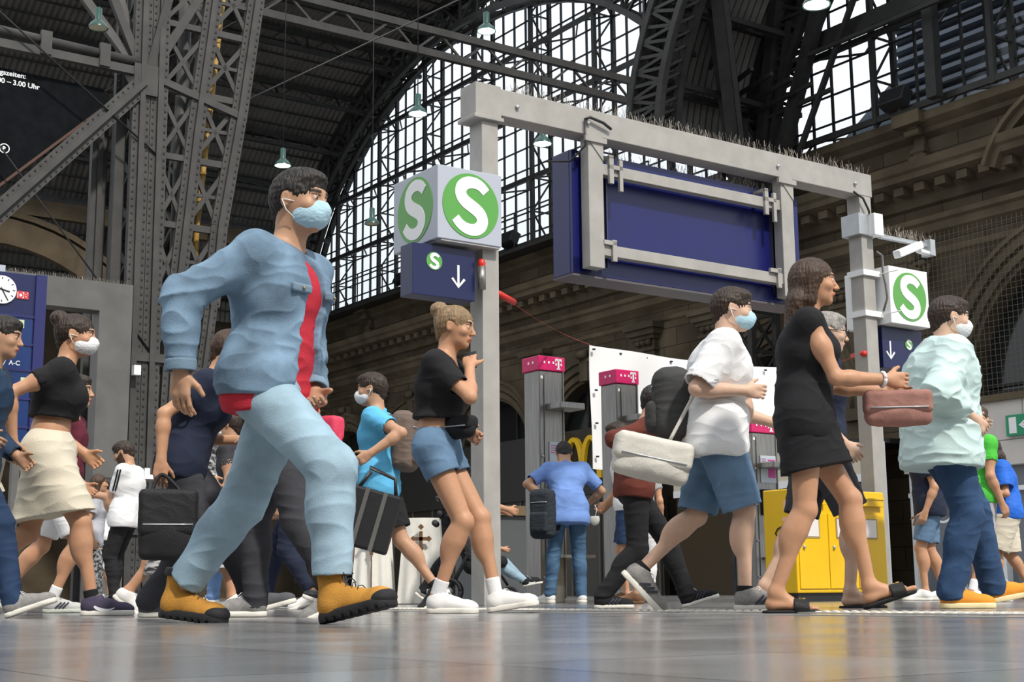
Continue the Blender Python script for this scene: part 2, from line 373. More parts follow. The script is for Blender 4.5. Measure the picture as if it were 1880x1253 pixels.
# ---- glazed lunettes above the cornice
LC, LA, LB, Z0 = 41.0, 14.4, 9.9, 11.6
PW_ = .58
def lun_z(s, c=LC, a=LA, b=LB):
    t = (s-c)/a; return Z0 + b*max(0, 1-t*t)**PW_
def lunette(c, smin, smax, idx):
    fr = MB(); D = WD+.25
    K = 60; ss = [smin+(smax-smin)*k/K for k in range(K+1)]
    pts = [(s, lun_z(s, c)) for s in ss]
    for k in range(K): fr.beam(W(D, *pts[k]), W(D, *pts[k+1]), .18, .22, N)
    # bars: minor uprights every 0.7 m, a heavy braced pair every 4.2 m
    nlo = math.ceil((smin-c)/.7); nhi = math.floor((smax-c)/.7)
    for k in range(nlo, nhi+1):
        s = c+k*.7; zt = lun_z(s, c)
        if zt-Z0 < .3: continue
        fr.beam(W(D, s, Z0), W(D, s, zt), .055, .07)
    z = Z0
    while z < Z0+LB:
        h = math.sqrt(max(0, 1-((z-Z0)/LB)**(1/PW_)))*LA; a, b = max(smin, c-h), min(smax, c+h)
        if b-a > .3: fr.beam(W(D, a, z), W(D, b, z), .05, .045)
        z += .78
    o = struct('window_%d' % idx, fr, STEEL)
    br = MB()
    D2 = WD-.55
    for k in range(-4, 5):
        s = c+k*3.5
        if s < smin or s > smax: continue
        zt = lun_z(s, c)
        if zt-Z0 < .5: continue
        br.beam(W(D2, s, Z0), W(D2, s, zt), .13, .13); br.beam(W(D, s, Z0), W(D, s, zt), .13, .13)
        z = Z0; fl = 0
        while z < zt-1.17:
            br.beam(W(D2 if fl else D, s, z), W(D if fl else D2, s, z+1.17), .05, .05)
            br.beam(W(D2, s, z+1.17), W(D, s, z+1.17), .05, .05); z += 1.17; fl ^= 1
    for z in (Z0+.1, Z0+2.35, Z0+4.7, Z0+7.0):     # wind girders across the glass
        h = math.sqrt(max(0, 1-((z-Z0)/LB)**(1/PW_)))*LA; a, b = max(smin, c-h), min(smax, c+h)
        br.beam(W(D2, a, z), W(D2, b, z), .1, .16); br.beam(W(D2, a, z+.02), W(D, a, z), .05)
        s = a; fl = 0
        while s < b-1.1:
            br.beam(W(D2 if fl else D, s, z), W(D if fl else D2, s+1.16, z), .05, .05); s += 1.16; fl ^= 1
    br.build('wind_bracing', STEEL, o)
    g = MB(); g.add([W(D+.03, smin, Z0)] + [W(D+.03, *p) for p in pts] + [W(D+.03, smax, Z0)], [tuple(range(K+3))]); g.build('pane', GLASS, o)
    return o
lunette(LC, LC-LA, LC+LA, 10)
lunette(LC-28.8, 12.0, LC-28.8+LA, 11)
# maintenance walkway with railing on the cornice
m = MB()
for z in (Z0+.75, Z0+1.15): m.beam(W(WD-.95, 31, z), W(WD-.95, 56, z), .04)
for k in range(26): m.beam(W(WD-.95, 31+k, Z0-.1), W(WD-.95, 31+k, Z0+1.15), .035)
m.hb(WD-1.05, WD, 31, 56, Z0-.22, Z0-.1)
struct('trim_10', m, STEEL)

# ---- roof vaults (corrugated), purlins, arch ribs
RA, RB = LA+.3, LB+.3
def SN(a): return max(0, math.sin(a))**(2*PW_)
def vault(c, smin, smax, D0, D1, name):
    m = MB(); th0 = math.acos(max(-1, min(1, (smax-c)/RA))); th1 = math.acos(max(-1, min(1, (smin-c)/RA))); K = 44
    nD = int((D1-D0)/.11); vs = []; 
    for k in range(K+1):
        a = th0+(th1-th0)*k/K
        for j in range(nD+1):
            off = .035*(1 if j % 2 else -1)
            vs.append(W(D0+(D1-D0)*j/nD, c+(RA+off)*math.cos(a), Z0+(RB+off)*SN(a)))
    fs = [(k*(nD+1)+j, k*(nD+1)+j+1, (k+1)*(nD+1)+j+1, (k+1)*(nD+1)+j) for k in range(K) for j in range(nD)]
    m.add(vs, fs)
    return struct(name, m, ROOFM)
vault(LC, LC, LC+RA, 1.0, WD+.2, 'ceiling')
vault(LC, LC-RA, LC, 25.9, WD+.2, 'ceiling_2')
vault(LC-28.8, 11, LC-28.8+RA, 22.5, WD+.2, 'ceiling_3')
def rib(c, D, smin, smax, da=1.15, m=None, ht=.28, wd=.34):
    m = m or MB(); K = 36
    def P(a, inset, dd=0): return W(D+dd, c+(RA-.15-inset)*math.cos(a), Z0+(RB-.15-inset)*SN(a))
    a0 = math.acos(max(-1, min(1, (smax-c)/RA))); a1 = math.acos(max(-1, min(1, (smin-c)/RA)))
    for k in range(K):
        a, b = a0+(a1-a0)*k/K, a0+(a1-a0)*(k+1)/K
        for dd in (-.28, .28):
            m.beam(P(a, 0, dd), P(b, 0, dd), ht*.7, wd*.5, N); m.beam(P(a, da, dd), P(b, da, dd), ht*.7, wd*.5, N)
            m.beam(P(a, 0, dd), P(a, da, dd), .09, .09)
            if k % 2: m.beam(P(a, 0, dd), P(b, da, dd), .09, .09)
            else: m.beam(P(a, da, dd), P(b, 0, dd), .09, .09)
        m.beam(P(a, da, -.28), P(b, da, .28), .06); m.beam(P(a, 0, -.28), P(b, 0, .28), .06)
    return m
m = rib(LC, WD-.9, LC-RA, LC+RA); struct('ceiling_rib_wall', m, STEEL)
m = rib(LC, 18.2, LC, LC+RA); struct('ceiling_rib_middle', m, STEEL)
m = rib(LC-28.8, WD-.9, 11, LC-28.8+RA); rib(LC-28.8, 22.6, 14, LC-28.8+RA, m=m); struct('ceiling_rib_right', m, STEEL)
def purlins(c, angs, D0, D1, name):
    m = MB()
    for a in angs:
        a = R(a)
        def P(D, inset): return W(D, c+(RA-.1-inset)*math.cos(a), Z0+(RB-.1-inset)*SN(a))
        m.beam(P(D0, .08), P(D1, .08), .16, .16); m.beam(P(D0, .85), P(D1, .85), .14, .14)
        D = D0; f = 0
        while D < D1-.8:
            m.beam(P(D, .08 if f else .85), P(D+.9, .85 if f else .08), .055, .055); D += .9; f ^= 1
        for D in np.arange(D0, D1, 2.7): m.beam(P(D, .08), P(D, .85), .07, .07)
    return struct(name, m, STEEL)
purlins(LC, (8, 17, 26, 36, 47, 58, 70, 82), 1.0, WD, 'ceiling_purlins')
purlins(LC-28.8, (10, 22, 34, 46), 22.5, WD, 'ceiling_purlins_right')
m = MB()                                            # light intermediate battens
for a in range(4, 90, 3):
    a = R(a)
    P = lambda D: W(D, LC+(RA-.06)*math.cos(a), Z0+(RB-.06)*SN(a))
    m.beam(P(1), P(WD), .05, .05)
struct('ceiling_battens', m, STEEL)
# lattice girder reaching from the wall into the hall, second one lower
m = MB()
for (s, zt, zb, Da, Db) in ((31.05, 15.15, 14.5, 5, 27.3),):
    for z in (zt, zb): m.beam(W(Da, s, z), W(Db, s, z), .16, .2)
    D = Da; f = 0
    while D < Db-.7:
        m.beam(W(D, s, zt if f else zb), W(D+.75, s, zb if f else zt), .06); D += .75; f ^= 1
struct('ceiling_girder', m, STEEL)
# thin wind ties
m = MB()
for a, b in ((W(10, 26, 9.2), W(20, 27.5, 16)), (W(9.4, 25.3, 9.0), W(16, 50, 14.5)), (W(4, 25.2, 10.9), W(9.3, 25.2, 4.6)), (W(2, 24.8, 13.4), W(9.3, 25.2, 8.4)), (W(22, 25, 20), W(9.2, 40, 12)), (W(12, 40, 22), W(26, 31.5, 18))):
    m.tube([a, b], .018, 6)
struct('trim_11', m, STEEL)
# valley between the vaults + the column at the wall end
def lattice_leg(pts, wN, wU, mb, bar=.16, cell=1.0, brace=.07):
    """four corner angles following pts, X-braced on all sides"""
    def corner(p, i): 
        sn, su = ((-1, -1), (1, -1), (1, 1), (-1, 1))[i]; return Vector(p) + N*sn*wN/2 + U*su*wU/2
    segs = []
    for a, b in zip(pts[:-1], pts[1:]):
        L = (Vector(b)-Vector(a)).length; n = max(1, round(L/cell))
        for k in range(n): segs.append((Vector(a).lerp(Vector(b), k/n), Vector(a).lerp(Vector(b), (k+1)/n)))
    for a, b in segs:
        for i in range(4):
            mb.beam(corner(a, i), corner(b, i), bar, bar, N)
            j = (i+1) % 4
            mb.beam(corner(a, i), corner(b, j), brace, brace*.4); mb.beam(corner(a, j), corner(b, i), brace, brace*.4)
            mb.beam(corner(b, i), corner(b, j), brace, brace)
VS = LC-14.4
m = MB()
lattice_leg([W(26.2, VS, 0), W(26.2, VS, 12.5)], .9, .9, m)
for (dd, ds) in ((0, .9), (0, -3.2), (0, .4), (0, -1.4), (-3, -2.2), (-2.2, -1.2)):
    m.beam(W(26.2, VS, 8.2), W(26.2+dd, VS+ds, 15.6), .3, .3); m.beam(W(26.2, VS+ds*.12, 8.6), W(26.2+dd*1.1, VS+ds*1.3, 14.9), .12, .12)
for k in range(10):
    m.beam(W(26.2-.3*k, VS-3.2+.4*k, 12.6+.2*k), W(26.2-.1*k, VS+.8, 12.4+.25*k), .1, .1)
struct('column_back', m, STEEL)
for (D, s0, s1, z) in ((26.6, 12, 24.6, 14.2),):
    m = MB(); m.beam(W(D, s0, z), W(D, s1, z), .18, .4); m.beam(W(D-.5, s0, z-.5), W(D-.5, s1, z-.5), .1, .1)
    for k in range(14): m.beam(W(D, s0+k*.9, z-.2), W(D-.5, s0+k*.9+.45, z-.5), .05)
    for s in (16.2, 20.6): m.beam(W(D, s, Z0), W(D, s, 20), .3, .25)
    struct('trim_12', m, STEEL)

# ---- what stands outside behind the glass: neighbouring roofs and a louvred block
LOUV = mat('louvred_facade', (.055, .062, .075), .6)
m = MB(); m.hb(WD+4, WD+5, 8, 25.6, 8, 17.2); struct('outside_building', m, mat('outside_wall', (.05, .055, .065), .7))
m = MB()
z = 12.6
while z < 17.2: m.hb(WD+3.7, WD+4, 8, 25.6, z, z+.12); z += .34
struct('outside_louvres', m, mat('louvre_slat', (.20, .23, .28), .5))
m = MB(); m.hb(WD+3.2, WD+3.6, 8, 30.5, 9, 12.6); struct('outside_brick', m, mat('outside_brick', (.17, .18, .22), .8, noise=.5, nscale=9, stretch=(1, 1, 5)))
m = MB(); m.prism([(24.5, 9), (24.5, 16.4), (27, 15.9), (31.5, 13.0), (36, 11.2), (36, 9)], W(WD+6, 0, 0), U, (0, 0, 1), N, 2)
struct('outside_roof', m, mat('outside_slate', (.14, .18, .22), .5, noise=.4, nscale=5, stretch=(1, 1, 8)))

# ---- near lattice column group at the left (kept to one structure, rivets and all)
m = MB()
Cd, Cs = 9.2, 25.3
def riveted(a, b, wd=.34, ht=.3, riv=True, mb=None, up=U):
    mb = mb or m; a, b = Vector(a), Vector(b); d = (b-a).normalized()
    mb.beam(a, b, wd, ht*.5, up); mb.beam(a, b, wd*.3, ht, up)
    if riv:
        x = d.cross(up).normalized(); L = (b-a).length; n = int(L/.14)
        for k in range(n):
            for sg in (-1, 1):
                p = a + d*(k+.5)*.14 + x*sg*wd*.36 - Vector(up)*(ht*.25)
                mb.lathe([(.024, -.02), (.02, .012), (.0005, .02)], p, 6) if False else mb.box(p, (.034, .034, .034))
# front upright pair and leaning pair (the arch leg)
P0 = lambda D, z, s=Cs: W(D, s, z)
riveted(P0(9.0, 0), P0(8.95, 12.5))
riveted(P0(9.35, 0), P0(9.3, 12.5))
riveted(P0(9.62, 0), P0(9.78, 5.6)); riveted(P0(9.78, 5.6), P0(9.35+.72, 9.0)); riveted(P0(10.07, 9.0), P0(10.45, 12.6))
riveted(P0(10.5, 5.6), P0(10.62, 7.2)); riveted(P0(10.62, 7.2), P0(10.98, 9.6)); riveted(P0(10.98, 9.6), P0(11.35, 12.6))
riveted(P0(10.5, 5.6), P0(9.9, 0), wd=.25)
def legx(z): return np.interp(z, [0, 5.6, 9.0, 12.6], [9.62, 9.78, 10.07, 10.45])
def legy(z): return np.interp(z, [0, 5.6, 7.2, 9.6, 12.6], [9.9, 10.5, 10.62, 10.98, 11.35])
z = 4.4
while z < 12:
    a, b, c, d = P0(legx(z), z), P0(legy(z), z), P0(legx(z+1.35), z+1.35), P0(legy(z+1.35), z+1.35)
    m.beam(a, d, .09, .06, U); m.beam(b, c, .09, .06, U); m.beam(a, b, .13, .1, U)
    m.beam(P0(legx(z+.67), z+.67), P0(legy(z+.67), z+.67), .07, .05, U)
    e, f_ = P0(9.35, z), P0(9.3, z+1.35)
    m.beam(e, c, .08, .06, U); m.beam(a, f_, .08, .06, U); m.beam(e, a, .12, .1, U)
    z += 1.35
# same frames repeated 0.9 m behind, tied with battens
for zz in np.arange(.5, 12.4, .9):
    m.beam(P0(9.0, zz), P0(9.0, zz+.9, Cs+1.1), .07); m.beam(P0(9.0, zz+.9), P0(9.0, zz, Cs+1.1), .07)
    m.beam(P0(legx(zz), zz), P0(legx(zz+.9), zz+.9, Cs+1.1), .07); m.beam(P0(legx(zz+.9), zz+.9), P0(legx(zz), zz, Cs+1.1), .07)
riveted(P0(9.0, 0, Cs+1.1), P0(9.0, 12.6, Cs+1.1)); riveted(P0(9.62, 0, Cs+1.1), P0(10.45, 12.6, Cs+1.1)); riveted(P0(8.5, 0, Cs+.9), P0(8.5, 9.5, Cs+.9), .3, .3, False)
m.hb(8.62, 8.82, Cs+.3, Cs+.55, 0, 9.6)
# web plates at the foot
m.hb(9.0, 9.62, Cs+.05, Cs+.12, 0, 4.3)
for zz in (1.2, 4.4): m.hb(8.95, 9.85, Cs-.12, Cs+.2, zz, zz+.16)
# knot plate with radiating braces
m.hb(8.78, 9.25, Cs-.14, Cs-.08, 9.55, 10.15)
for (D2, z2, s2) in ((10.7, 13, Cs), (8.2, 13.5, Cs+1), (9.8, 13.6, Cs-.3), (6.5, 13.2, Cs+.6), (9.1, 13.5, Cs+3), (7.4, 13.5, Cs)):
    m.beam(P0(9.05, 9.85), W(D2, s2, z2), .16, .12, U)
m.tube([P0(9.95, 0, Cs+.5), P0(10.0, 12.5, Cs+.5)], .13, 12)
struct('column_left', m, STEELG)
# diagonal strut and horizontal double beam running left from the knot
m = MB(); riveted(W(9.0, Cs-.05, 9.8), W(5.0, Cs-.05, 5.2), .36, .3, True, m)
for zz in (10.05, 9.82): pass
struct('trim_13', m, STEELG)
m = MB(); m.tube([W(1, Cs-.05, 10.38), W(8.9, Cs-.05, 10.2)], .09, 12); m.beam(W(1, Cs-.05, 10.02), W(8.9, Cs-.05, 10.0), .14, .16)
for k in range(6): m.hb(8.1-k*1.1, 8.3-k*1.1, Cs-.16, Cs-.08, 9.95, 10.4)
m.beam(W(9.2, Cs-.05, 9.95), W(11.0, Cs-.05, 9.5), .14, .14)
struct('trim_14', m, STEELG)
# yellow downpipe behind the leg
m = MB(); m.tube([W(10.25, Cs+.3, 4.6), W(10.3, Cs+.3, 7.2), W(10.75, Cs+.3, 12.6)], .055, 10)
for k in range(9): m.lathe([(.07, -.03), (.07, .03)], W(10.3+.045*k*1.0, Cs+.3, 7.2+k*.56), 10)
struct('trim_15', m, mat('yellow_pipe', (.42, .25, .05), .5, noise=.3, nscale=5))
# blind arched wall far behind at the left
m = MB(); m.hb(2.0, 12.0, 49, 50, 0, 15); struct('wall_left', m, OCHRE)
m = MB()
for (c, r0, r1) in ((12.2, 5.9, 6.8), (12.2, 6.9, 7.1)):
    for k in range(30):
        a0, a1 = math.pi*k/30, math.pi*(k+1)/30; vs = []
        for a in (a0, a1):
            for r in (r0, r1):
                for d in (0, .3): vs.append(W(c-r*math.cos(a), 49-d, 6.2+r*math.sin(a)))
        m.add(vs, [(0, 1, 3, 2), (4, 6, 7, 5), (1, 5, 7, 3), (0, 4, 5, 1), (2, 3, 7, 6)])
m.hb(2, 24, 48.7, 49, 13.2, 13.8)
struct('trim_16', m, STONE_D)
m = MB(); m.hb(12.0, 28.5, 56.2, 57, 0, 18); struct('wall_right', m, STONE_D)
# grey portal
m = MB()
m.hb(-1.5, 8.72, 24.6, 25.0, 5.15, 5.68); m.hb(8.12, 8.72, 24.6, 25.0, 0, 5.15)
struct('trim_17', m, GREYP)
m = MB()
for k in range(260):
    D = 5.4+k*.0128; a = rnd.uniform(-.4, .4)
    m.tube([W(D, 24.8, 5.68), W(D+a*.05, 24.8+rnd.uniform(-.06, .06), 5.68+rnd.uniform(.07, .12))], .0025, 3, False)
o = m.build('bird_spikes', WIRE, origin=W(7, 24.8, 5.68)); tag(o, 'row of wire bird spikes along the top of the dark grey portal behind the timetable board', 'bird spikes', kind='stuff')

# bird netting before the arched window at the right
m = MB()
for k in range(64): s = 14+k*.13; m.beam(W(WD-1.0, s, 4.3), W(WD-1.0, s, 8.3), .007)
for k in range(31): z = 4.3+k*.13; m.beam(W(WD-1.0, 14, z), W(WD-1.0, 22.3, z), .007)
struct('trim_18', m, mat('netting', (.12, .11, .09), .8))
# ================================================================ OBJECTS
# ---- gantry
GS, PW = 9.9, .17
g = thing('sign_gantry', W(9, GS+.08, 0), 'tall grey box-section metal gantry spanning the concourse and carrying the blank blue board', 'gantry')
m = MB(); m.hb(6.58, 6.75, GS, GS+.2, 0, 4.27); m.build('post', GALV, g, .006)
m = MB(); m.hb(11.42, 11.6, GS, GS+.18, 0, 4.27); m.build('post', GALV, g, .006)
m = MB(); m.hb(6.55, 11.62, GS-.005, GS+.205, 4.27, 4.52); o = m.build('crossbeam', GALV, g, .006)
m = MB(); m.hb(6.50, 6.77, GS-.025, GS+.225, 4.2, 4.53); m.hb(6.48, 6.79, GS-.04, GS+.24, 4.2, 4.235); m.build('post_cap', GALV, g, .004)
m = MB(); m.hb(11.36, 11.66, GS-.03, GS+.22, 3.83, 4.06); m.build('clamp_plate', GALV2, g, .004)
for D in (6.95, 7.75, 10.2, 11.35):
    m = MB(); m.tube([W(D, GS-.03, 4.38), W(D, GS, 4.38)], .018, 8); m.build('bolt', GALV2, g)
def hanger(D):
    mm = MB(); mm.hb(D, D+.17, GS-.02, GS+.10, 3.02, 4.27); mm.build('hanger', GALV, g, .005)
    mm = MB(); mm.prism([(0, 0), (.17, 0), (.17, -.18)], W(D, GS-.03, 4.22), N, (0, 0, 1), U, .02); mm.hb(D-.05, D+.2, GS-.05, GS-.02, 4.2, 4.25); mm.build('hanger_bracket', GALV, g)
hanger(7.74); hanger(10.22)
for z in (3.92, 3.15):
    m = MB(); m.hb(7.91, 10.22, GS, GS+.09, z, z+.105); m.build('rail', GALV, g, .004)
def hook(D, z):
    mm = MB(); mm.hb(D, D+.05, GS-.03, GS+.0, z-.16, z+.1); mm.hb(D, D+.05, GS-.03, GS+.16, z+.08, z+.11)
    mm.hb(D+.12, D+.16, GS-.03, GS+.0, z-.22, z+.08); mm.hb(D, D+.16, GS-.03, GS, z-.02, z+.02); mm.build('hook', GALV, g)
for D in (7.98, 9.98): hook(D, 4.0)
for D in (8.0, 10.12):
    m = MB(); m.hb(D, D+.05, GS-.03, GS, 3.1, 3.3); m.hb(D-.1, D+.05, GS-.03, GS, 3.25, 3.29); m.build('hook', GALV, g)
def spikes(name, D0, D1, s0, s1, z, n, parent, hmin=.07, hmax=.12):
    mm = MB()
    for k in range(n):
        D = D0+(D1-D0)*(k+rnd.random())/n; s = rnd.choice((s0, (s0+s1)/2, s1)); hh = rnd.uniform(hmin, hmax)
        mm.tube([W(D, s, z), W(D+rnd.uniform(-.03, .03), s+rnd.uniform(-.04, .04), z+hh)], .0022, 3, False)
    o = mm.build(name, WIRE, parent); o['kind'] = 'stuff'; return o
spikes('bird_spikes', 6.9, 11.6, GS+.02, GS+.18, 4.52, 520, g)
# beam cable
m = MB(); m.tube([W(11.3, GS-.03, 4.28), W(11.42, GS-.05, 4.22), W(11.5, GS-.05, 4.1), W(11.52, GS-.05, 4.0)], .012, 8); m.build('cable', BLACKP, g); m = MB(); m.tube([W(7.7, GS-.03, 4.4), W(7.75, GS-.04, 4.43), W(7.9, GS-.05, 4.4), W(8.0, GS-.04, 4.36)], .014, 8)
m.build('cable', BLACKP, g); m = MB(); m.tube([W(7.5, GS+.3, 4.05), W(7.62, GS+.1, 4.02), W(7.7, GS-.03, 4.15), W(7.7, GS-.03, 4.4)], .01, 8); m.build('cable', BLACKP, g)
# blank board
b = thing('display_board', W(9, GS+.3, 2.9), 'large blank dark blue board hanging in the grey gantry behind two rails', 'sign board')
B0, B1, BS0, BS1, BZ0, BZ1 = 7.66, 10.62, GS+.14, GS+.44, 2.98, 4.16
m = MB(); m.hb(B0, B1, BS0+.03, BS1, BZ0, BZ1); m.build('housing', BLUE, b, .01)
m = MB()
for (a, c, z0, z1) in ((B0, B1, BZ0, BZ0+.16), (B0, B1, BZ1-.12, BZ1), (B0, B0+.34, BZ0, BZ1), (B1-.28, B1, BZ0, BZ1)): m.hb(a+.005, c-.005, BS0, BS0+.03, z0+.005, z1-.005)
m.build('front_frame', BLUE, b)
m = MB()
for D in (B0+.36, B0+.40, B1-.30, B1-.26, B1-.40): m.hb(D, D+.012, BS0-.012, BS0+.03, BZ0+.1, BZ1-.05)
m.build('glazing_strip', mat('strip_dark', (.05, .05, .10), .3), b)
m = MB(); m.hb(B0, B1, BS0, BS1, BZ0-.02, BZ0); m.build('underside_panel', mat('board_underside', (.10, .09, .10), .5), b)
spikes('bird_spikes', B0+.3, B1, BS0+.03, BS1, BZ1, 260, b, .05, .09)
m = MB(); m.hb(B0+.05, B0+.09, BS0-.004, BS0+.001, BZ1-.07, BZ1-.035); m.build('sticker', WHITE, b)

# ---- S-Bahn cubes
def s_curve(n=22, sc=1.0):
    pts = []
    for k in range(n):                                    # upper bowl
        a = R(38)+(R(270)-R(38))*k/(n-1); pts.append((.0+.205*math.cos(a)*1.0, .185+.185*math.sin(a)))
    # slant through the middle then the lower bowl
    for k in range(n):
        a = R(90)-(R(232))*k/(n-1); pts.append((.0+.22*math.cos(a), -.19+.19*math.sin(a)))
    return [(x*sc, y*sc) for x, y in pts]
def smooth_path(pts, it=2):
    for _ in range(it): pts = [pts[0]] + [((a[0]+2*b[0]+c[0])/4, (a[1]+2*b[1]+c[1])/4) for a, b, c in zip(pts, pts[1:], pts[2:])] + [pts[-1]]
    return pts
S_SPINE = [(.30, .27), (.235, .335), (.15, .385), (.04, .405), (-.08, .385), (-.175, .315), (-.205, .215), (-.175, .125), (-.10, .055), (.0, .0), (.10, -.055), (.185, -.125), (.225, -.225), (.195, -.325), (.10, -.395), (-.02, -.41), (-.13, -.385), (-.23, -.325), (-.31, -.24)]
def spline(pts, sub=6):
    out = []
    P = [pts[0]] + pts + [pts[-1]]
    for i in range(1, len(P)-2):
        for k in range(sub):
            t = k/sub; a = []
            for d in (0, 1):
                p0, p1, p2, p3 = P[i-1][d], P[i][d], P[i+1][d], P[i+2][d]
                a.append(.5*((2*p1)+(-p0+p2)*t+(2*p0-5*p1+4*p2-p3)*t*t+(-p0+3*p1-3*p2+p3)*t**3))
            out.append(tuple(a))
    out.append(pts[-1]); return out
def s_logo(parent, c, ax, size, out, squash=1.0, name='emblem'):
    """green roundel with a white S on a face; out = outward normal"""
    ax, out, az = Vector(ax), Vector(out), Vector((0, 0, 1)); c = Vector(c)
    mm = MB(); K = 48; r = size/2
    mm.prism([(r*math.cos(2*math.pi*k/K), r*math.sin(2*math.pi*k/K)) for k in range(K)], c, ax, az, out, .004)
    e = mm.build(name, SGREEN, parent)
    mm = MB(); pts = spline(S_SPINE); n = len(pts)
    wd = [(.15+.055*math.sin(math.pi*k/(n-1)))*size for k in range(n)]
    mm.ribbon([c+out*.005+ax*p[0]*size*.90+az*p[1]*size*.90 for p in pts], wd, out, .003)
    mm.build('letter_s', WHITE, e)
    return e
def s_cube(D0, s0, z0, z1, label, grp):
    q = thing('cube_sign', W(D0+.3, s0+.3, z0), label, 'sign', grp)
    mm = MB(); mm.hb(D0, D0+.62+(.03 if D0 < 8 else 0), s0, s0+(.74 if D0 < 8 else .62), z0, z1); mm.build('housing', LIGHTG if D0 < 8 else WHITE, q, .006)
    return q
q = s_cube(6.07, GS-.09, 3.045, 3.685, 'grey cube sign with green S roundels on the left post of the gantry', None)
s_logo(q, W(6.40, GS-.091, 3.365), N, .57, -U); s_logo(q, W(6.069, GS+.28, 3.365), -U, .58, -N)
m = MB(); m.hb(6.11, 6.71, GS-.08, GS+.52, 3.03, 3.046); m.build('bottom_panel', mat('cube_underside', (.42, .41, .42), .5), q)
q = s_cube(11.66, 9.76, 2.88, 3.5, 'white cube sign with a green S roundel clamped to the right post of the gantry', None)
s_logo(q, W(11.97, 9.759, 3.19), N, .53, -U)
m = MB()
for z in (3.42, 2.98): m.hb(11.39, 11.66, GS-.03, GS+.2, z-.03, z+.03); m.tube([W(11.64, GS-.03, z), W(11.64, GS-.28, z+.0)], .006, 6)
m.build('clamp_band', WHITE, q)
m = MB(); m.tube([W(11.6, GS-.04, 3.66), W(11.66, GS-.06, 3.62), W(11.665, GS-.06, 3.42), W(11.66, GS-.09, 3.3), W(11.665, GS-.1, 3.15), W(11.66, GS-.04, 3.02)], .014, 8); m.build('cable', mat('grey_cable', (.13, .13, .13), .5), q)
# ---- direction boxes under the cubes
def arrow(parent, c, ax, out, h, t, m_):
    c = Vector(c); az = Vector((0, 0, 1)); ax = Vector(ax); mm = MB()
    mm.ribbon([c+az*h/2, c-az*h*.44], t, out, .003)
    mm.ribbon([c-ax*h*.33-az*h*.12, c-az*h/2, c+ax*h*.33-az*h*.12], t, out, .004)
    return mm.build('arrow', m_, parent)
q = thing('direction_sign', W(6.2, GS+.1, 2.53), 'small dark blue box with green S and white down arrow under the left S cube', 'sign')
m = MB(); m.hb(5.88, 6.5, GS, GS+.2, 2.56, 3.0); m.build('housing', BLUE_D, q, .004)
s_logo(q, W(6.09, GS-.001, 2.86), N, .155, -U); arrow(q, W(6.33, GS-.001, 2.76), N, -U, .19, .022, TEXTW)
q = thing('direction_sign', W(11.95, GS+.1, 2.3), 'small dark blue box with white down arrow under the right S cube', 'sign')
m = MB(); m.hb(11.66, 12.3, GS, GS+.2, 2.42, 2.86); m.build('housing', BLUE_D, q, .004)
arrow(q, W(11.78, GS-.001, 2.62), N, -U, .19, .022, TEXTW); s_logo(q, W(12.08, GS-.001, 2.7), N, .12, -U)
q = thing('warning_light', W(6.53, GS-.04, 2.65), 'small steel cylinder with a red cap on the left gantry post beside the arrow box', 'lamp')
m = MB(); m.lathe([(.001, 0), (.035, 0), (.035, .2), (.001, .2)], W(6.54, GS-.045, 2.66), 16); m.build('body', INOX, q)
m = MB(); m.lathe([(.03, 0), (.034, .03), (.025, .06), (.001, .07)], W(6.54, GS-.045, 2.86), 16); m.build('red_cap', mat('red_plastic', (.6, .02, .01), .3), q)
# ---- camera arm
q = thing('security_camera', W(12.0, GS-.05, 3.8), 'white security camera on a spiked bracket arm beside the right gantry post', 'camera')
m = MB(); m.hb(11.5, 11.64, GS-.12, GS-.03, 3.82, 4.06); m.build('junction_box', WHITE, q, .006)
m = MB(); m.hb(11.66, 12.45, GS-.06, GS-.01, 3.82, 3.86); m.hb(12.42, 12.5, GS-.1, GS+.03, 3.72, 3.9); m.build('arm', GALV2, q)
m = MB(); M3 = HALL @ Matrix.Rotation(R(-22), 3, 'Y'); m.box(W(12.02, GS-.12, 3.72), (.42, .1, .085), M3); m.build('camera_body', WHITE, q, .012)
m = MB(); m.tube([W(12.2, GS-.1, 3.74), W(12.44, GS-.06, 3.74)], .03, 10); m.build('joint', WHITE, q)
spikes('bird_spikes', 11.66, 12.5, GS-.08, GS+.02, 3.86, 90, q, .06, .12)

# ---- banner, straps
BP = 13.3
def bw(D, z, d=0): return W(D, BP+d, z)
q = thing('banner', W(11.5, BP, 1.3), 'large white canvas banner stretched behind the two telephone pillars', 'banner')
gx = 40; gz = 16; L0, L1 = 10.4, 13.75
vs = []
for j in range(gz+1):
    for i in range(gx+1):
        t, v = i/gx, j/gz; D = L0+(L1-L0)*t
        zt = 3.05 - .09*math.sin(math.pi*t)*.6 ; zb = 1.55 + .75*min(1, max(0, (t-.1)/.6))**.8
        vs.append(bw(D, zb+(zt-zb)*v, .03*math.sin(6*t+3*v)+.02*math.sin(17*t-5*v)))
n0 = len(vs); vs2 = [Vector(p)+U*.004 for p in vs]
fs = [(j*(gx+1)+i, j*(gx+1)+i+1, (j+1)*(gx+1)+i+1, (j+1)*(gx+1)+i) for j in range(gz) for i in range(gx)]
m = MB(); m.add(vs, fs, True); m.add(vs2, fs, True); m.build('sheet', CANVAS, q)
m = MB()
for t in np.linspace(.01, .99, 9): m.lathe([(.001, -.01), (.02, -.01), (.02, .008), (.001, .008)], bw(L0+(L1-L0)*t, 3.0-.05*math.sin(math.pi*t), -.02), 8)
for z in (1.7, 2.1, 2.5): m.lathe([(.001, -.01), (.02, -.01), (.02, .008), (.001, .008)], bw(L0+.05, z, -.03), 8)
m.build('eyelet', BLACKP, q)
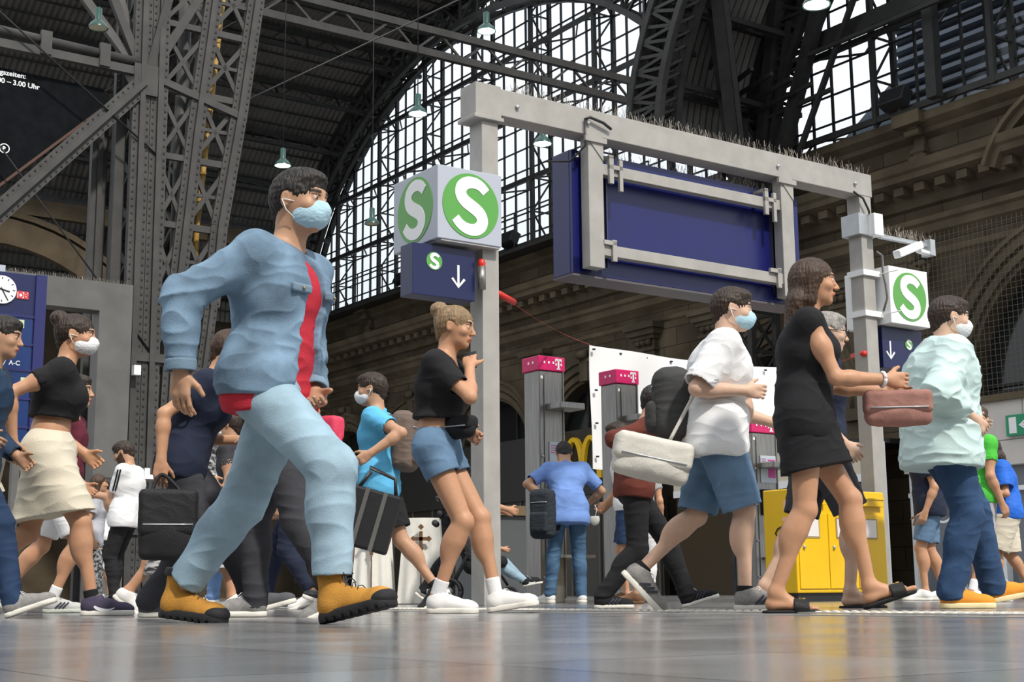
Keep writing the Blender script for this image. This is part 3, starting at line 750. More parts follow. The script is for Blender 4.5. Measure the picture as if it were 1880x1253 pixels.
def strap(name, a, b, lab, w0):
    mm = MB(); a, b = Vector(a), Vector(b); K = 14
    pts = [a.lerp(b, k/K)-Vector((0, 0, .05*math.sin(math.pi*k/K))) for k in range(K+1)]
    mm.ribbon(pts, [w0*(1-.5*k/K) for k in range(K+1)], Vector((0, -1, .3)), .006)
    mm.tube([a-(b-a).normalized()*.02, a+(b-a)*.12], .03, 8)
    o = mm.build(name, RED, None); return tag(o, lab, 'strap')
strap('lashing_strap', W(6.77, GS+.03, 2.66), bw(L0, 3.05), 'red lashing strap from the left gantry post to the left corner of the white banner', .06)
strap('lashing_strap', W(11.40, GS+.03, 2.55), bw(L1, 3.02), 'red lashing strap from the right gantry post to the right corner of the white banner', .06)

# ---- telephone pillars
def phone_pillar(D, s, wD, wS, H, label, cap=True, shelf=True, phone=True):
    q = thing('phone_pillar', W(D+wD/2, s+wS/2, 0), label, 'telephone pillar', 'telephone pillars')
    mm = MB(); mm.hb(D, D+wD, s, s+wS, 0, H); mm.build('body', INOX, q, .012)
    mm = MB(); mm.hb(D+.06, D+.09, s-.012, s, .05, H-.05); mm.hb(D+wD-.015, D+wD, s-.012, s, .05, H); mm.build('edge_strip', INOX, q)
    mm = MB()
    for z in np.arange(.25, 1.6, .42): mm.lathe([(.001, 0), (.012, 0), (.012, .02), (.001, .02)], W(D+.035, s-.01, z), 8)
    mm.build('screw', GALV2, q)
    mm = MB(); mm.hb(D-.015, D+wD+.015, s-.015, s+wS+.015, H, H+.155); c = mm.build('illuminated_cap', MAGENTA, q, .008)
    f_ = wD/.38
    sq = MB()
    for k, dx in enumerate((.06, .13, .20)): sq.hb(D+dx*f_, D+dx*f_+.02, s-.019, s-.015, H+.075, H+.10)
    sq.hb(D+.245*f_, D+.265*f_, s-.019, s-.015, H+.06, H+.085); sq.hb(D+.325*f_, D+.345*f_, s-.019, s-.015, H+.06, H+.085)
    for ds in (.08, .16): sq.hb(D-.019, D-.015, s+ds, s+ds+.02, H+.075, H+.10)
    sq.build('square_mark', WHITE, c)
    t = MB(); t.hb(D+.24*f_, D+.345*f_, s-.02, s-.015, H+.115, H+.135); t.hb(D+.28*f_, D+.305*f_, s-.02, s-.015, H+.02, H+.135); t.hb(D+.265*f_, D+.32*f_, s-.02, s-.015, H+.018, H+.032)
    t.hb(D+.24*f_, D+.255*f_, s-.02, s-.015, H+.10, H+.135); t.hb(D+.33*f_, D+.345*f_, s-.02, s-.015, H+.10, H+.135); t.build('letter_t', WHITE, c)
    mm = MB(); mm.hb(D+.02, D+.05, s-.003, s, H-.09, H-.06); mm.build('sticker', WHITE, q)
    if shelf:
        mm = MB(); mm.hb(D+.08, D+wD+.09, s-.26, s, H-.43, H-.36); mm.build('lamp_shelf', INOX, q, .01)
    mm = MB(); mm.hb(D+.12, D+wD-.03, s-.012, s, 1.36, 1.68); pn = mm.build('notice', mat('notice_paper', (.55, .62, .66), .4), q)
    mm = MB(); mm.hb(D+.24, D+wD-.045, s-.016, s-.012, 1.42, 1.52); mm.hb(D+.24, D+wD-.045, s-.016, s-.012, 1.62, 1.635)
    for k in range(4):
        for l in range(4): mm.hb(D+.14+k*.018, D+.15+k*.018, s-.016, s-.012, 1.56+l*.025, 1.57+l*.025)
    mm.build('printing', mat('pink_print', (.7, .08, .4), .5), pn)
    mm = MB(); mm.hb(D+.1, D+wD-.02, s-.05, s, .98, 1.28); mm.build('phone_unit', BLACKP, q, .01)
    mm = MB(); mm.hb(D+.13, D+.19, s-.09, s-.05, 1.0, 1.24); mm.build('handset', mat('handset_pink', (.45, .02, .12), .4), q, .012)
    mm = MB()
    for k in range(4):
        for l in range(4): mm.hb(D+.22+k*.028, D+.24+k*.028, s-.056, s-.05, 1.05+l*.035, 1.07+l*.035)
    mm.build('keypad', GALV2, q)
    mm = MB(); mm.tube([W(D+.16, s-.07, 1.0), W(D+.17, s-.11, .85), W(D+.22, s-.12, .76), W(D+.27, s-.1, .85), W(D+.27, s-.05, .98)], .008, 8); mm.build('cord', GALV2, q)
    mm = MB(); mm.hb(D+.1, D+wD+.2, s-.25, s, .46, .49); mm.build('bag_shelf', INOX, q)
    return q
phone_pillar(8.72, 12.05, .32, .28, 2.44, 'brushed steel telephone pillar with magenta cap beside the man in the blue polo shirt')
phone_pillar(9.77, 12.05, .30, .28, 2.38, 'brushed steel telephone pillar with magenta cap in front of the white banner edge')
phone_pillar(11.8, 12.05, .40, .34, 1.95, 'low brushed steel telephone pillar with handset left of the yellow mailbox')
# ---- yellow mailboxes
q = thing('mailbox', W(11.6, 10.9, 0), 'double yellow post collection box standing in front of the right gantry post', 'mailbox')
MS = 9.62
MD0, MD1 = 9.5, 11.22
m = MB(); m.hb(9.95, MD1, MS, MS+.42, .08, 1.07); m.build('body', YELLOW, q, .012)
m = MB(); m.hb(9.98, MD1-.03, MS+.03, MS+.39, 0, .08); m.build('plinth', BLACKP, q)
mid = (9.95+MD1)/2
for (a, c) in ((9.98, 10.38), (10.39, 10.79), (10.80, 11.20)):
    mm = MB(); mm.hb(a, c, MS-.012, MS, .12, .84); d = mm.build('door', YELLOW, q, .004)
    mm = MB(); mm.hb(a+.10, a+.28, MS-.018, MS-.012, .60, .80); mm.build('notice_frame', mat('frame_grey', (.35, .25, .12), .4), d)
    mm = MB(); mm.hb(a+.115, a+.265, MS-.021, MS-.018, .615, .785); mm.build('notice', mat('notice_white', (.72, .68, .66), .5), d)
    mm = MB(); mm.lathe([(.001, 0), (.014, 0), (.014, .03), (.001, .03)], W(a+.06, MS-.02, .5), 8); mm.build('lock', GALV2, d)
    mm = MB(); mm.hb(a+.04, c-.04, MS-.05, MS, .92, 1.0); mm.hb(a+.04, c-.04, MS-.06, MS-.03, .985, 1.005); mm.build('letter_slot', YELLOW, q, .004)
m = MB(); pts = [(-.09, .0), (-.09, .03), (-.03, .05), (.03, .03), (.06, -.01), (.03, -.05), (-.02, -.05)]
m.ribbon([W(9.945, MS+.2+a, .66+b) for a, b in pts], .016, -N, .003); m.build('post_horn', BLACKP, q)
m = MB(); m.hb(9.943, 9.95, MS+.05, MS+.14, .86, .96); m.hb(9.943, 9.95, MS+.08, MS+.16, .76, .8); m.build('sticker', mat('sticker_pale', (.8, .5, .35), .5), q)

# ---- clock board at the left
q = thing('departure_board', W(6.4, 24.0, 0), 'dark blue platform board with a round clock and white track numbers at the left edge', 'timetable board')
CS = 24.0; k_ = CS/25
m = MB(); m.hb(4.7, 6.98, CS, CS+.35, 2.6, 5.52); m.build('housing', BLUE_D, q, .01)
m = MB(); m.hb(6.8, 6.98, CS-.05, CS, 2.6, 5.52)
for z in (4.78, 4.3, 3.86, 3.38, 2.9): m.hb(4.7, 6.8, CS-.03, CS, z-.02, z+.02)
m.build('frame', mat('board_frame', (.015, .018, .11), .35), q)
m = MB(); m.hb(4.7, 6.78, CS-.012, CS, 2.6, 4.76); m.build('display_field', mat('display_blue', (.006, .028, .13), .25), q)
cc = W(6.24, CS-.02, 5.2)
m = MB(); m.prism([(.24*math.cos(2*math.pi*k/40), .24*math.sin(2*math.pi*k/40)) for k in range(40)], cc, N, (0, 0, 1), -U, .02); ck = m.build('clock_face', WHITE, q)
m = MB()
for k in range(12):
    a = math.pi/6*k; dv = N*math.sin(a)+Vector((0, 0, math.cos(a))); m.ribbon([cc-U*.021+dv*.175, cc-U*.021+dv*.215], .016, -U, .002)
m.build('hour_marks', BLACKP, ck)
for a, l, wd in ((R(103), .13, .026), (R(150), .19, .02)):
    dv = N*math.sin(a)+Vector((0, 0, math.cos(a))); m = MB(); m.ribbon([cc-U*.024-dv*.04, cc-U*.024+dv*l], wd, -U, .002); m.build('clock_hand', BLACKP, ck)
m = MB(); m.hb(6.49, 6.69, CS-.015, CS, 5.08, 5.21); lg = m.build('logo_plate', WHITE, q)
text('DB', .13, W(6.51, CS-.016, 5.1), N, (0, 0, 1), 'logo_letters', mat('logo_red', (.6, .02, .02), .4), lg, .004, offset=.004)
m = MB(); fr = .012
for (a, c, z0, z1) in ((6.49, 6.69, 5.08, 5.08+fr), (6.49, 6.69, 5.21-fr, 5.21), (6.49, 6.49+fr, 5.08, 5.21), (6.69-fr, 6.69, 5.08, 5.21)): m.hb(a, c, CS-.019, CS-.015, z0, z1)
m.build('logo_frame', MATS['logo_red'], lg)
def btxt(t, size, D, z): text(t, size, W(D, CS-.014, z), N, (0, 0, 1), 'lettering', TEXTW, q, .004, offset=.002)
btxt('Platform/Voie', .12, 5.42, 4.84)
btxt('6', .17, 6.3, 4.4); btxt('A-E', .11, 6.42, 4.43); btxt('11', .17, 6.22, 4.11); btxt('7', .17, 6.3, 3.92); btxt('A-C', .11, 6.42, 3.94)
btxt('21', .16, 6.2, 3.46); btxt('A-C', .11, 6.42, 3.48); btxt('A-B', .10, 6.42, 3.2); btxt('22', .17, 6.1, 2.3)
m = MB(); m.hb(6.12, 6.64, CS-.016, CS-.01, 4.58, 4.72); m.hb(6.63, 6.86, CS-.016, CS-.01, 3.62, 3.74); ql = m.build('lit_panel', mat('lit_field', (.55, .66, .38), .4), q)
text('20', .13, W(6.24, CS-.018, 4.6), N, (0, 0, 1), 'lettering', BLACKP, ql, .003)
m = MB(); m.hb(5.9, 6.12, CS+.05, CS+.2, 5.52, 5.72); m.hb(6.15, 6.3, CS+.05, CS+.2, 5.52, 5.64); m.build('junction_box', LIGHTG, q)
m = MB(); m.hb(4.9, 5.02, CS+.1, CS+.25, 0, 2.6); m.build('leg', GREYP, q); m = MB(); m.hb(6.6, 6.72, CS+.1, CS+.25, 0, 2.6); m.build('leg', GREYP, q)
# dark billboard
q = thing('billboard', W(5, 25.2, 7), 'large black advertising panel with white opening-hours lettering at the upper left corner', 'billboard')
m = MB(); m.prism([(1.5, 4.6), (4.2, 5.2), (8.45, 9.4), (8.3, 9.62), (1.5, 9.72)], W(0, 25.5, 0), N, (0, 0, 1), U, .12); m.build('panel', mat('billboard_black', (.009, .010, .012), .95, 0, .05, noise=.3, nscale=5), q)
m = MB(); m.beam(W(4.2, 25.5, 5.15), W(8.5, 25.5, 9.42), .05); m.build('edge_strip', mat('rusty_edge', (.08, .035, .022), .7), q)
for t, D, z in (('Öffnungszeiten:', 6.85, 9.52), ('Täglich durch 4.00 – 3.00 Uhr', 7.11, 9.36)):
    text(t, .135, W(D, 25.49, z), N, (0, 0, 1), 'lettering', TEXTW, q, .004, align='RIGHT', offset=.003)
m = MB(); c0 = W(6.54, 25.49, 8.13); K = 24; m.ribbon([c0+N*.085*math.cos(2*math.pi*k/K)+Vector((0, 0, .085*math.sin(2*math.pi*k/K))) for k in range(K+1)], .018, -U, .004); m.build('ring_mark', TEXTW, q)
text('R', .11, c0-N*.035-Vector((0, 0, .04)), N, (0, 0, 1), 'lettering', TEXTW, q, .004, offset=.004)

# ---- hanging lamps
def px_pt(x, y, Y):
    dx, dz = (x-940)/F_PX, (626.5-y)/F_PX; c, s = math.cos(ROLL), math.sin(ROLL); X = dx*c+dz*s; Z = -dx*s+dz*c
    r = Vector((X, math.cos(PITCH)-Z*math.sin(PITCH), math.sin(PITCH)+Z*math.cos(PITCH))); return Vector((0, 0, CAM_H))+r*(Y/r.y)
def lamp(x, y, Y, r, label, lit=True, up=7):
    p = px_pt(x, y, Y); q = thing('pendant_lamp', p, label, 'lamp', 'hall pendant lamps')
    mm = MB(); mm.lathe([(r, 0), (r*.97, r*.12), (r*.75, r*.5), (r*.38, r*.85), (r*.34, r*.9), (r*.34, r*2.1), (.02, r*2.2)], p, 20); mm.build('shade', mat('lamp_shade', (.012, .055, .045), .3), q)
    mm = MB(); mm.tube([p+Vector((0, 0, r*2.2)), p+Vector((0, 0, r*2.2+up))], .009, 6); mm.build('hanging_rod', STEEL, q)
    mm = MB(); mm.lathe([(r*.9, r*.04), (r*.5, r*-.05), (.001, -r*.08)], p, 20); mm.build('diffuser', LAMPG if lit else mat('unlit_glass', (.45, .42, .3), .2), q)
    return q
lamp(767, 210, 22, .16, 'green-lit pendant lamp with dark shade left of the gantry corner, over the roof slope')
lamp(893, 58, 21, .15, 'pale yellow-lit pendant lamp near the top, against the roof girders', True)
lamp(996, 265, 21, .15, 'green-lit pendant lamp in front of the arched window just under the gantry beam')
lamp(1499, 10, 16, .17, 'bright green-lit pendant lamp at the very top right of centre', True, 3)
lamp(519, 305, 24, .15, 'pendant lamp right above the head of the man in the denim jacket')
lamp(683, 412, 30, .17, 'dark unlit pendant lamp before the left part of the arched window', False)
lamp(180, 52, 20, .15, 'unlit bulb pendant lamp under the roof at the upper left', False)
# floodlights on the ledge
def flood(s, label, sc=1):
    q = thing('floodlight', W(WD-.5, s, 11.6), label, 'floodlight', 'ledge floodlights')
    mm = MB(); M3 = HALL @ Matrix.Rotation(R(25), 3, 'Y'); mm.box(W(WD-.75, s, 12.0), (.35*sc, .75*sc, .45*sc), M3); mm.build('housing', BLACKP, q, .03)
    mm = MB(); mm.beam(W(WD-.5, s, 11.58), W(WD-.6, s, 11.85), .12); mm.build('bracket', BLACKP, q)
flood(21.9, 'black floodlight on the stone ledge at the upper right'); flood(38.6, 'black floodlight on the ledge below the arched window, right of the left S cube'); flood(45.9, 'black floodlight on the ledge left of the left S cube', .9)

# ---- shops on the ground floor of the front wall
q = thing('shop_front', W(WD-1.4, 24.6, 0), 'bistro shop front with cream sign band behind the yellow mailboxes', 'shop front')
SD = WD-1.9
m = MB(); m.hb(SD, SD+.25, 22.3, 29.2, 2.78, 3.5); m.build('sign_band', CREAM, q)
m = MB(); m.hb(SD-.02, SD+1.9, 22.2, 29.3, 3.5, 3.62); m.build('roof_edge', BLACKP, q)
m = MB(); m.hb(SD-.05, SD+.2, 22.0, 22.3, 0, 3.5); m.build('pillar', LIGHTG, q); m = MB(); m.hb(SD, SD+.15, 25.9, 26.05, 0, 2.75); m.build('pillar', LIGHTG, q)
m = MB(); m.hb(SD+.1, SD+.12, 22.3, 29.2, 0, 2.75); m.build('glazing', DARKGL, q)
text('BISTRO', .46, W(SD-.004, 24.35, 2.98), -U, (0, 0, 1), 'lettering', SIGNK, q, .02, offset=.012)
m = MB(); m.hb(SD-.02, SD, 22.3, 29.2, 2.6, 2.78); m.build('lower_rail', WHITE, q)
m = MB()
for s in (24.2, 25.6, 27.2): m.lathe([(.001, 0), (.12, 0), (.12, .03), (.001, .03)], W(SD+1.0, s, 2.7), 12)
m.build('downlight', mat('warm_lamp', (1, .75, .4), emit=3), q)
q = thing('station_entrance', W(WD-1.4, 18.6, 0), 'white-banded station entrance with glass doors and a green exit sign at the right edge', 'entrance')
SD2 = WD-1.2
m = MB(); m.hb(SD2, SD2+.6, 14.0, 21.9, 2.75, 4.15); m.build('fascia', mat('cream_fascia', (.60, .56, .53), .5, noise=.08, nscale=2), q)
m = MB()
for s in np.arange(14.4, 21.9, 1.05): m.hb(SD2-.004, SD2, s, s+.015, 3.3, 4.15)
m.hb(SD2-.004, SD2, 14, 21.9, 3.28, 3.3); m.build('panel_joint', mat('joint_grey', (.2, .18, .17), .6), q)
m = MB(); m.hb(SD2-.1, SD2+.3, 13.8, 21.95, 4.15, 4.3); m.build('ledge', STONE, q)
m = MB(); m.hb(SD2+.3, SD2+.34, 14.2, 21.9, 0, 2.75); m.build('glass_doors', mat('bright_interior', (.16, .17, .19), .15), q)
m = MB()
for s in (14.6, 15.7, 16.9, 18.1, 19.4, 20.6, 21.8): m.hb(SD2+.1, SD2+.3, s-.05, s+.05, 0, 2.75)
m.hb(SD2+.1, SD2+.3, 14.2, 21.9, 2.2, 2.3); m.build('door_frame', WHITE, q)
m = MB(); c0 = W(SD2+.08, 17.0, 1.25)
K = 26; m.ribbon([c0-U*1.0*math.cos(math.pi*.5-math.pi*k/K)+Vector((0, 0, 1.0*math.sin(math.pi*.5-math.pi*k/K))) for k in range(K+1)], .12, -N, .02)
m.build('curved_emblem', GALV2, q)
m = MB(); m.ribbon([W(SD2+.05, 20.9, 1.9)+(-U*.3*math.cos(2*math.pi*k/K))+Vector((0, 0, .3*math.sin(2*math.pi*k/K))) for k in range(K+1)], .05, -N, .02); m.build('ring_emblem', WHITE, q)
m = MB(); m.hb(SD2-.1, SD2+.05, 15.6, 18.3, .1, 1.0); m.build('counter_front', mat('counter_grey', (.4, .4, .42), .5), q)
m = MB(); m.hb(SD2-.12, SD2-.1, 15.7, 18.2, .55, .98); m.build('food_poster', mat('food_poster', (.75, .7, .6), .4, col2=(.6, .12, .05), nscale=7), q)
q = thing('exit_sign', W(SD2-.1, 19.4, 3.35), 'green and white emergency exit sign on the cream fascia at the right edge', 'sign')
m = MB(); m.hb(SD2-.1, SD2-.005, 17.95, 18.98, 3.35, 3.80); m.build('panel', mat('exit_green', (.01, .26, .12), .35), q)
m = MB(); m.hb(SD2-.106, SD2-.1, 18.72, 18.90, 3.40, 3.75)
ar = W(SD2-.106, 18.6, 3.57); m.ribbon([ar-U*.34, ar], .05, -N, .004); m.ribbon([ar-U*.14+Vector((0, 0, .1)), ar+U*.03, ar-U*.14-Vector((0, 0, .1))], .05, -N, .004)
m.ribbon([ar-U*.5+Vector((0, 0, .1)), ar-U*.47-Vector((0, 0, .02)), ar-U*.6-Vector((0, 0, .16))], .05, -N, .004)
m.build('pictogram', WHITE, q)
# restaurant front with golden arches
q = thing('restaurant_front', W(WD-1, 36, 0), 'dark restaurant front with yellow double-arch emblem behind the man in the blue polo shirt', 'shop front')
SD3 = WD-1.3
m = MB(); m.hb(SD3, SD3+.3, 30.5, 47, 3.0, 5.0); m.build('fascia', mat('dark_fascia', (.02, .02, .02), .4), q)
m = MB(); m.hb(SD3+.1, SD3+.3, 30.5, 47, 0, 3.0); m.build('glazing', mat('dark_interior', (.03, .026, .022), .25), q)
def arches(c, sc, out, ax):
    mm = MB(); az = Vector((0, 0, 1)); K = 18
    for sg in (-1, 1):
        pts = []
        for k in range(K+1):
            a = math.pi*k/K; pts.append(Vector(c)+Vector(ax)*(sg*.42+.42*math.cos(a))*sc+az*(1.25*math.sin(a)**.8 if 0 < k < K else 0)*sc)
        mm.ribbon(pts, [.13*sc+.07*sc*abs(math.cos(math.pi*k/K)) for k in range(K+1)], out, .12)
    return mm
m = arches(W(SD3-.01, 33.9, 3.45), 1.0, -N, -U); m2 = arches(W(SD3-.5, 35.0, 4.0), .75, -U, N); m.add(m2.v, m2.f); m.build('arch_emblem', mat('arch_yellow', (.80, .50, .02), .4), q)
text('McCafé', .5, W(SD3-.01, 39.9, 2.62), -U, (0, 0, 1), 'lettering', TEXTW, q, .02, shear=.3)
m = MB()
for k in range(12): m.hb(SD3+.05, SD3+.1, 30.6+k*1.35, 30.66+k*1.35, 0, 3)
m.build('door_frame', GREYP, q)
q = thing('waste_container', W(10.0, 14.8, 0), 'grey steel counter cabinet beside the left telephone pillar', 'cabinet')
m = MB(); m.hb(9.6, 10.35, 14.5, 15.1, 0, 1.05); m.build('body', mat('cabinet_grey', (.085, .09, .095), .45), q, .01)
m = MB(); m.hb(9.55, 10.4, 14.45, 15.15, 1.05, 1.17); m.build('top', mat('wood_top', (.16,.11,.06), .5), q)
# plain box column items by the riveted column
q = thing('cable_duct', W(8.72, 24.55, 2.2), 'thin pale conduit pipe fixed to the edge of the riveted column at the left', 'pipe')
m = MB(); m.tube([W(8.86, 25.1, 2.4), W(8.86, 25.1, 4.1)], .03, 8); m.build('pipe', LIGHTG, q)
m = MB(); m.hb(8.92, 9.05, 24.95, 25.08, 4.1, 4.28); m.build('bracket_box', WHITE, q); m = MB(); m.hb(9.1, 9.35, 24.9, 25.05, 2.2, 2.28); m.hb(9.18, 9.28, 24.92, 25.02, 2.28, 2.4); m.build('bracket_box', WHITE, q)

q = thing('draped_stand', Vector((-1.17, 14.6, 0)), 'white cloth-draped stand with two crosses behind the woman in denim shorts', 'stand')
def drape(x0, x1, Y, z):
    K = 24; mm = MB(); vs = []
    for j in range(9):
        t = j/8
        for i in range(K+1):
            a = i/K; x = x0+(x1-x0)*a; w_ = (x-(x0+x1)/2)*(.72+.28*(1-t)); vs.append(Vector(((x0+x1)/2+w_, Y-.05*(1-t)+.025*math.sin(a*22)*(1-t)-.06*math.sin(math.pi*a), z*t+.01)))
    fs = [(j*(K+1)+i, j*(K+1)+i+1, (j+1)*(K+1)+i+1, (j+1)*(K+1)+i) for j in range(8) for i in range(K)]
    mm.add(vs, fs, True); mm.add([v+Vector((0, .3, 0)) for v in vs], fs, True); mm.build('cloth', mat('altar_cloth', (.72, .70, .64), .8, bump=.3, bscale=20), q)
    cx = (x0+x1)/2; mm = MB(); Yc = Y-.13
    mm.box((cx, Yc, z*.72), (.035, .01, .22)); mm.box((cx, Yc, z*.76), (.14, .01, .035)); mm.box((cx, Yc, z*.38), (.012, .01, .34))
    for dx, dz in ((-.08, 0), (.08, 0), (0, .12), (0, -.1)): mm.box((cx+dx, Yc, z*.76+dz), (.045, .012, .045), Matrix.Rotation(R(45), 3, 'Y'))
    mm.build('cross', mat('cross_bronze', (.16, .08, .035), .6, noise=.4, nscale=30), q)
drape(-1.66, -1.22, 14.6, .84); drape(-1.19, -.69, 14.6, .86)
# ================================================================ PEOPLE
# Every body is one continuous surface, extracted from blended limb volumes; clothes are separate meshes over it.
BIG = 9.0
class Vol:
    """blended volume sampled on a grid, turned into a mesh by surface nets"""
    def __init__(s, h): s.h = h; s.ops = []
    def cap(s, a, b, r1, r2=None, k=.02, sub=False, fl=None):     # fl=(axis vector, factor): flattened along that axis
        s.ops.append(('c', np.array(a, float), np.array(b, float), r1, r1 if r2 is None else r2, k, sub, fl)); return s
    def ell(s, c, rad, M3=None, k=.02, sub=False):
        s.ops.append(('e', np.array(c, float), np.array(rad, float), np.eye(3) if M3 is None else np.array(M3), 0, k, sub, None)); return s
    def rbox(s, c, half, M3=None, r=.02, k=.01, sub=False):
        s.ops.append(('b', np.array(c, float), np.array(half, float), np.eye(3) if M3 is None else np.array(M3), r, k, sub, None)); return s
    def cut(s, e, d, rad):                                        # flat-cut everything past e along d within rad of the axis
        s.ops.append(('y', np.array(e, float), unit(d), rad, 0, .003, True, None)); return s
    def plane(s, p, n, k=.004):                                   # keep the side opposite to n
        s.ops.append(('p', np.array(p, float), np.array(n, float)/np.linalg.norm(n), 0, 0, k, False, None)); return s
    def copy(s): v = Vol(s.h); v.ops = list(s.ops); return v
    def bounds(s):
        lo = np.full(3, 1e9); hi = -lo
        for o in s.ops:
            if o[6] or o[0] == 'p': continue
            if o[0] == 'c': r = max(o[3], o[4]); l = np.minimum(o[1], o[2])-r; u = np.maximum(o[1], o[2])+r
            elif o[0] == 'b': r = np.linalg.norm(o[2]); l = o[1]-r; u = o[1]+r
            else: r = o[2].max(); l = o[1]-r; u = o[1]+r
            lo = np.minimum(lo, l); hi = np.maximum(hi, u)
        return lo-3*s.h-.01, hi+3*s.h+.01
    def mesh(s, clip=None):
        lo, hi = s.bounds(); h = s.h
        if clip: lo[2] = max(lo[2], clip[0]); hi[2] = min(hi[2], clip[1])
        n = np.ceil((hi-lo)/h).astype(int)+1; f = np.full(n, BIG, np.float32)
        ax = [lo[i]+h*np.arange(n[i]) for i in range(3)]
        for o in s.ops:
            k = o[5]; mg = k+2.5*h
            if o[0] == 'p':
                X = ax[0][:, None, None]-o[1][0]; Y = ax[1][None, :, None]-o[1][1]; Z = ax[2][None, None, :]-o[1][2]
                d = (X*o[2][0]+Y*o[2][1]+Z*o[2][2]).astype(np.float32); f = np.maximum(f, d); continue
            if o[0] == 'c': r = max(o[3], o[4]); l = np.minimum(o[1], o[2])-r-mg; u = np.maximum(o[1], o[2])+r+mg
            elif o[0] == 'b': r = np.linalg.norm(o[2]); l = o[1]-r-mg; u = o[1]+r+mg
            elif o[0] == 'y': r = o[3]*2.2; l = o[1]-r-mg; u = o[1]+r+mg
            else: r = o[2].max(); l = o[1]-r-mg; u = o[1]+r+mg
            i0 = np.maximum(0, np.floor((l-lo)/h).astype(int)); i1 = np.minimum(n, np.ceil((u-lo)/h).astype(int)+1)
            if (i1 <= i0).any(): continue
            X = (ax[0][i0[0]:i1[0]][:, None, None]).astype(np.float32); Y = ax[1][i0[1]:i1[1]][None, :, None].astype(np.float32); Z = ax[2][i0[2]:i1[2]][None, None, :].astype(np.float32)
            if o[0] == 'c':
                a, b = o[1], o[2]; d = b-a; L2 = max(1e-9, float(d@d)); px, py, pz = X-a[0], Y-a[1], Z-a[2]
                t = np.clip((px*d[0]+py*d[1]+pz*d[2])/L2, 0, 1)
                qx, qy, qz = px-t*d[0], py-t*d[1], pz-t*d[2]
                if o[7] is not None:
                    v, fc = o[7]; c_ = (qx*v[0]+qy*v[1]+qz*v[2]); g = c_*(1/fc-1); q = np.sqrt((qx+g*v[0])**2+(qy+g*v[1])**2+(qz+g*v[2])**2)
                    rr = o[3]+t*(o[4]-o[3]); dd = (q-rr)*np.where(q > 1e-6, np.sqrt(qx*qx+qy*qy+qz*qz)/np.maximum(q, 1e-6), 1)
                else: dd = np.sqrt(qx*qx+qy*qy+qz*qz)-(o[3]+t*(o[4]-o[3]))
            elif o[0] == 'b':
                c, hf_, M3 = o[1], o[2], o[3]; px, py, pz = X-c[0], Y-c[1], Z-c[2]; rr = o[4]
                w = [np.abs(px*M3[0, i]+py*M3[1, i]+pz*M3[2, i])-(hf_[i]-rr) for i in range(3)]
                dd = np.sqrt(sum(np.maximum(x_, 0)**2 for x_ in w))+np.minimum(np.maximum(np.maximum(w[0], w[1]), w[2]), 0)-rr
            elif o[0] == 'y':
                e, d = o[1], o[2]; px, py, pz = X-e[0], Y-e[1], Z-e[2]; t = px*d[0]+py*d[1]+pz*d[2]
                rad_ = np.sqrt(np.maximum((px-t*d[0])**2+(py-t*d[1])**2+(pz-t*d[2])**2, 0)); dd = np.maximum(-t, np.maximum(rad_-o[3], t-o[3]*1.6))
            else:
                c, rad, M3 = o[1], o[2], o[3]; px, py, pz = X-c[0], Y-c[1], Z-c[2]
                w = [(px*M3[0, i]+py*M3[1, i]+pz*M3[2, i]) for i in range(3)]
                k0 = np.sqrt(sum((w[i]/rad[i])**2 for i in range(3))); k1 = np.sqrt(sum((w[i]/rad[i]**2)**2 for i in range(3)))
                dd = k0*(k0-1)/np.maximum(k1, 1e-6)
            sl_ = tuple(slice(i0[i], i1[i]) for i in range(3)); g = f[sl_]; dd = dd.astype(np.float32)
            if o[6]:
                dd = -dd; hh = np.clip(.5-.5*(dd-g)/max(k, 1e-6)*-1, 0, 1) if False else None
                m_ = np.maximum(k-np.abs(g-dd), 0)/max(k, 1e-6); f[sl_] = np.maximum(g, dd)+m_*m_*k*.25
            else:
                m_ = np.maximum(k-np.abs(g-dd), 0)/max(k, 1e-6); f[sl_] = np.minimum(g, dd)-m_*m_*k*.25
        # closed at the grid border
        f[0], f[-1] = BIG, BIG; f[:, 0], f[:, -1] = BIG, BIG; f[:, :, 0], f[:, :, -1] = BIG, BIG
        ins = f < 0; c = [ins[i:n[0]-1+i, j:n[1]-1+j, k:n[2]-1+k] for i in (0, 1) for j in (0, 1) for k in (0, 1)]
        al = c[0].copy(); an = c[0].copy()
        for q in c[1:]: al &= q; an |= q
        cells = np.argwhere(an & ~al); idx = np.full(an.shape, -1, np.int32); idx[tuple(cells.T)] = np.arange(len(cells))
        acc = np.zeros((len(cells), 3)); cnt = np.zeros(len(cells))
        offs = [(i, j, k) for i in (0, 1) for j in (0, 1) for k in (0, 1)]
        vals = {o: f[cells[:, 0]+o[0], cells[:, 1]+o[1], cells[:, 2]+o[2]] for o in offs}
        for a in offs:
            for d in range(3):
                if a[d]: continue
                b = list(a); b[d] = 1; b = tuple(b); va, vb = vals[a], vals[b]; mk = (va < 0) != (vb < 0)
                t = np.where(mk, va/np.where(mk, va-vb, 1), 0); p = np.tile(np.array(a, float), (len(cells), 1)); p[:, d] += t
                acc[mk] += p[mk]; cnt[mk] += 1
        V = lo+(cells+acc/cnt[:, None])*h
        Q = []
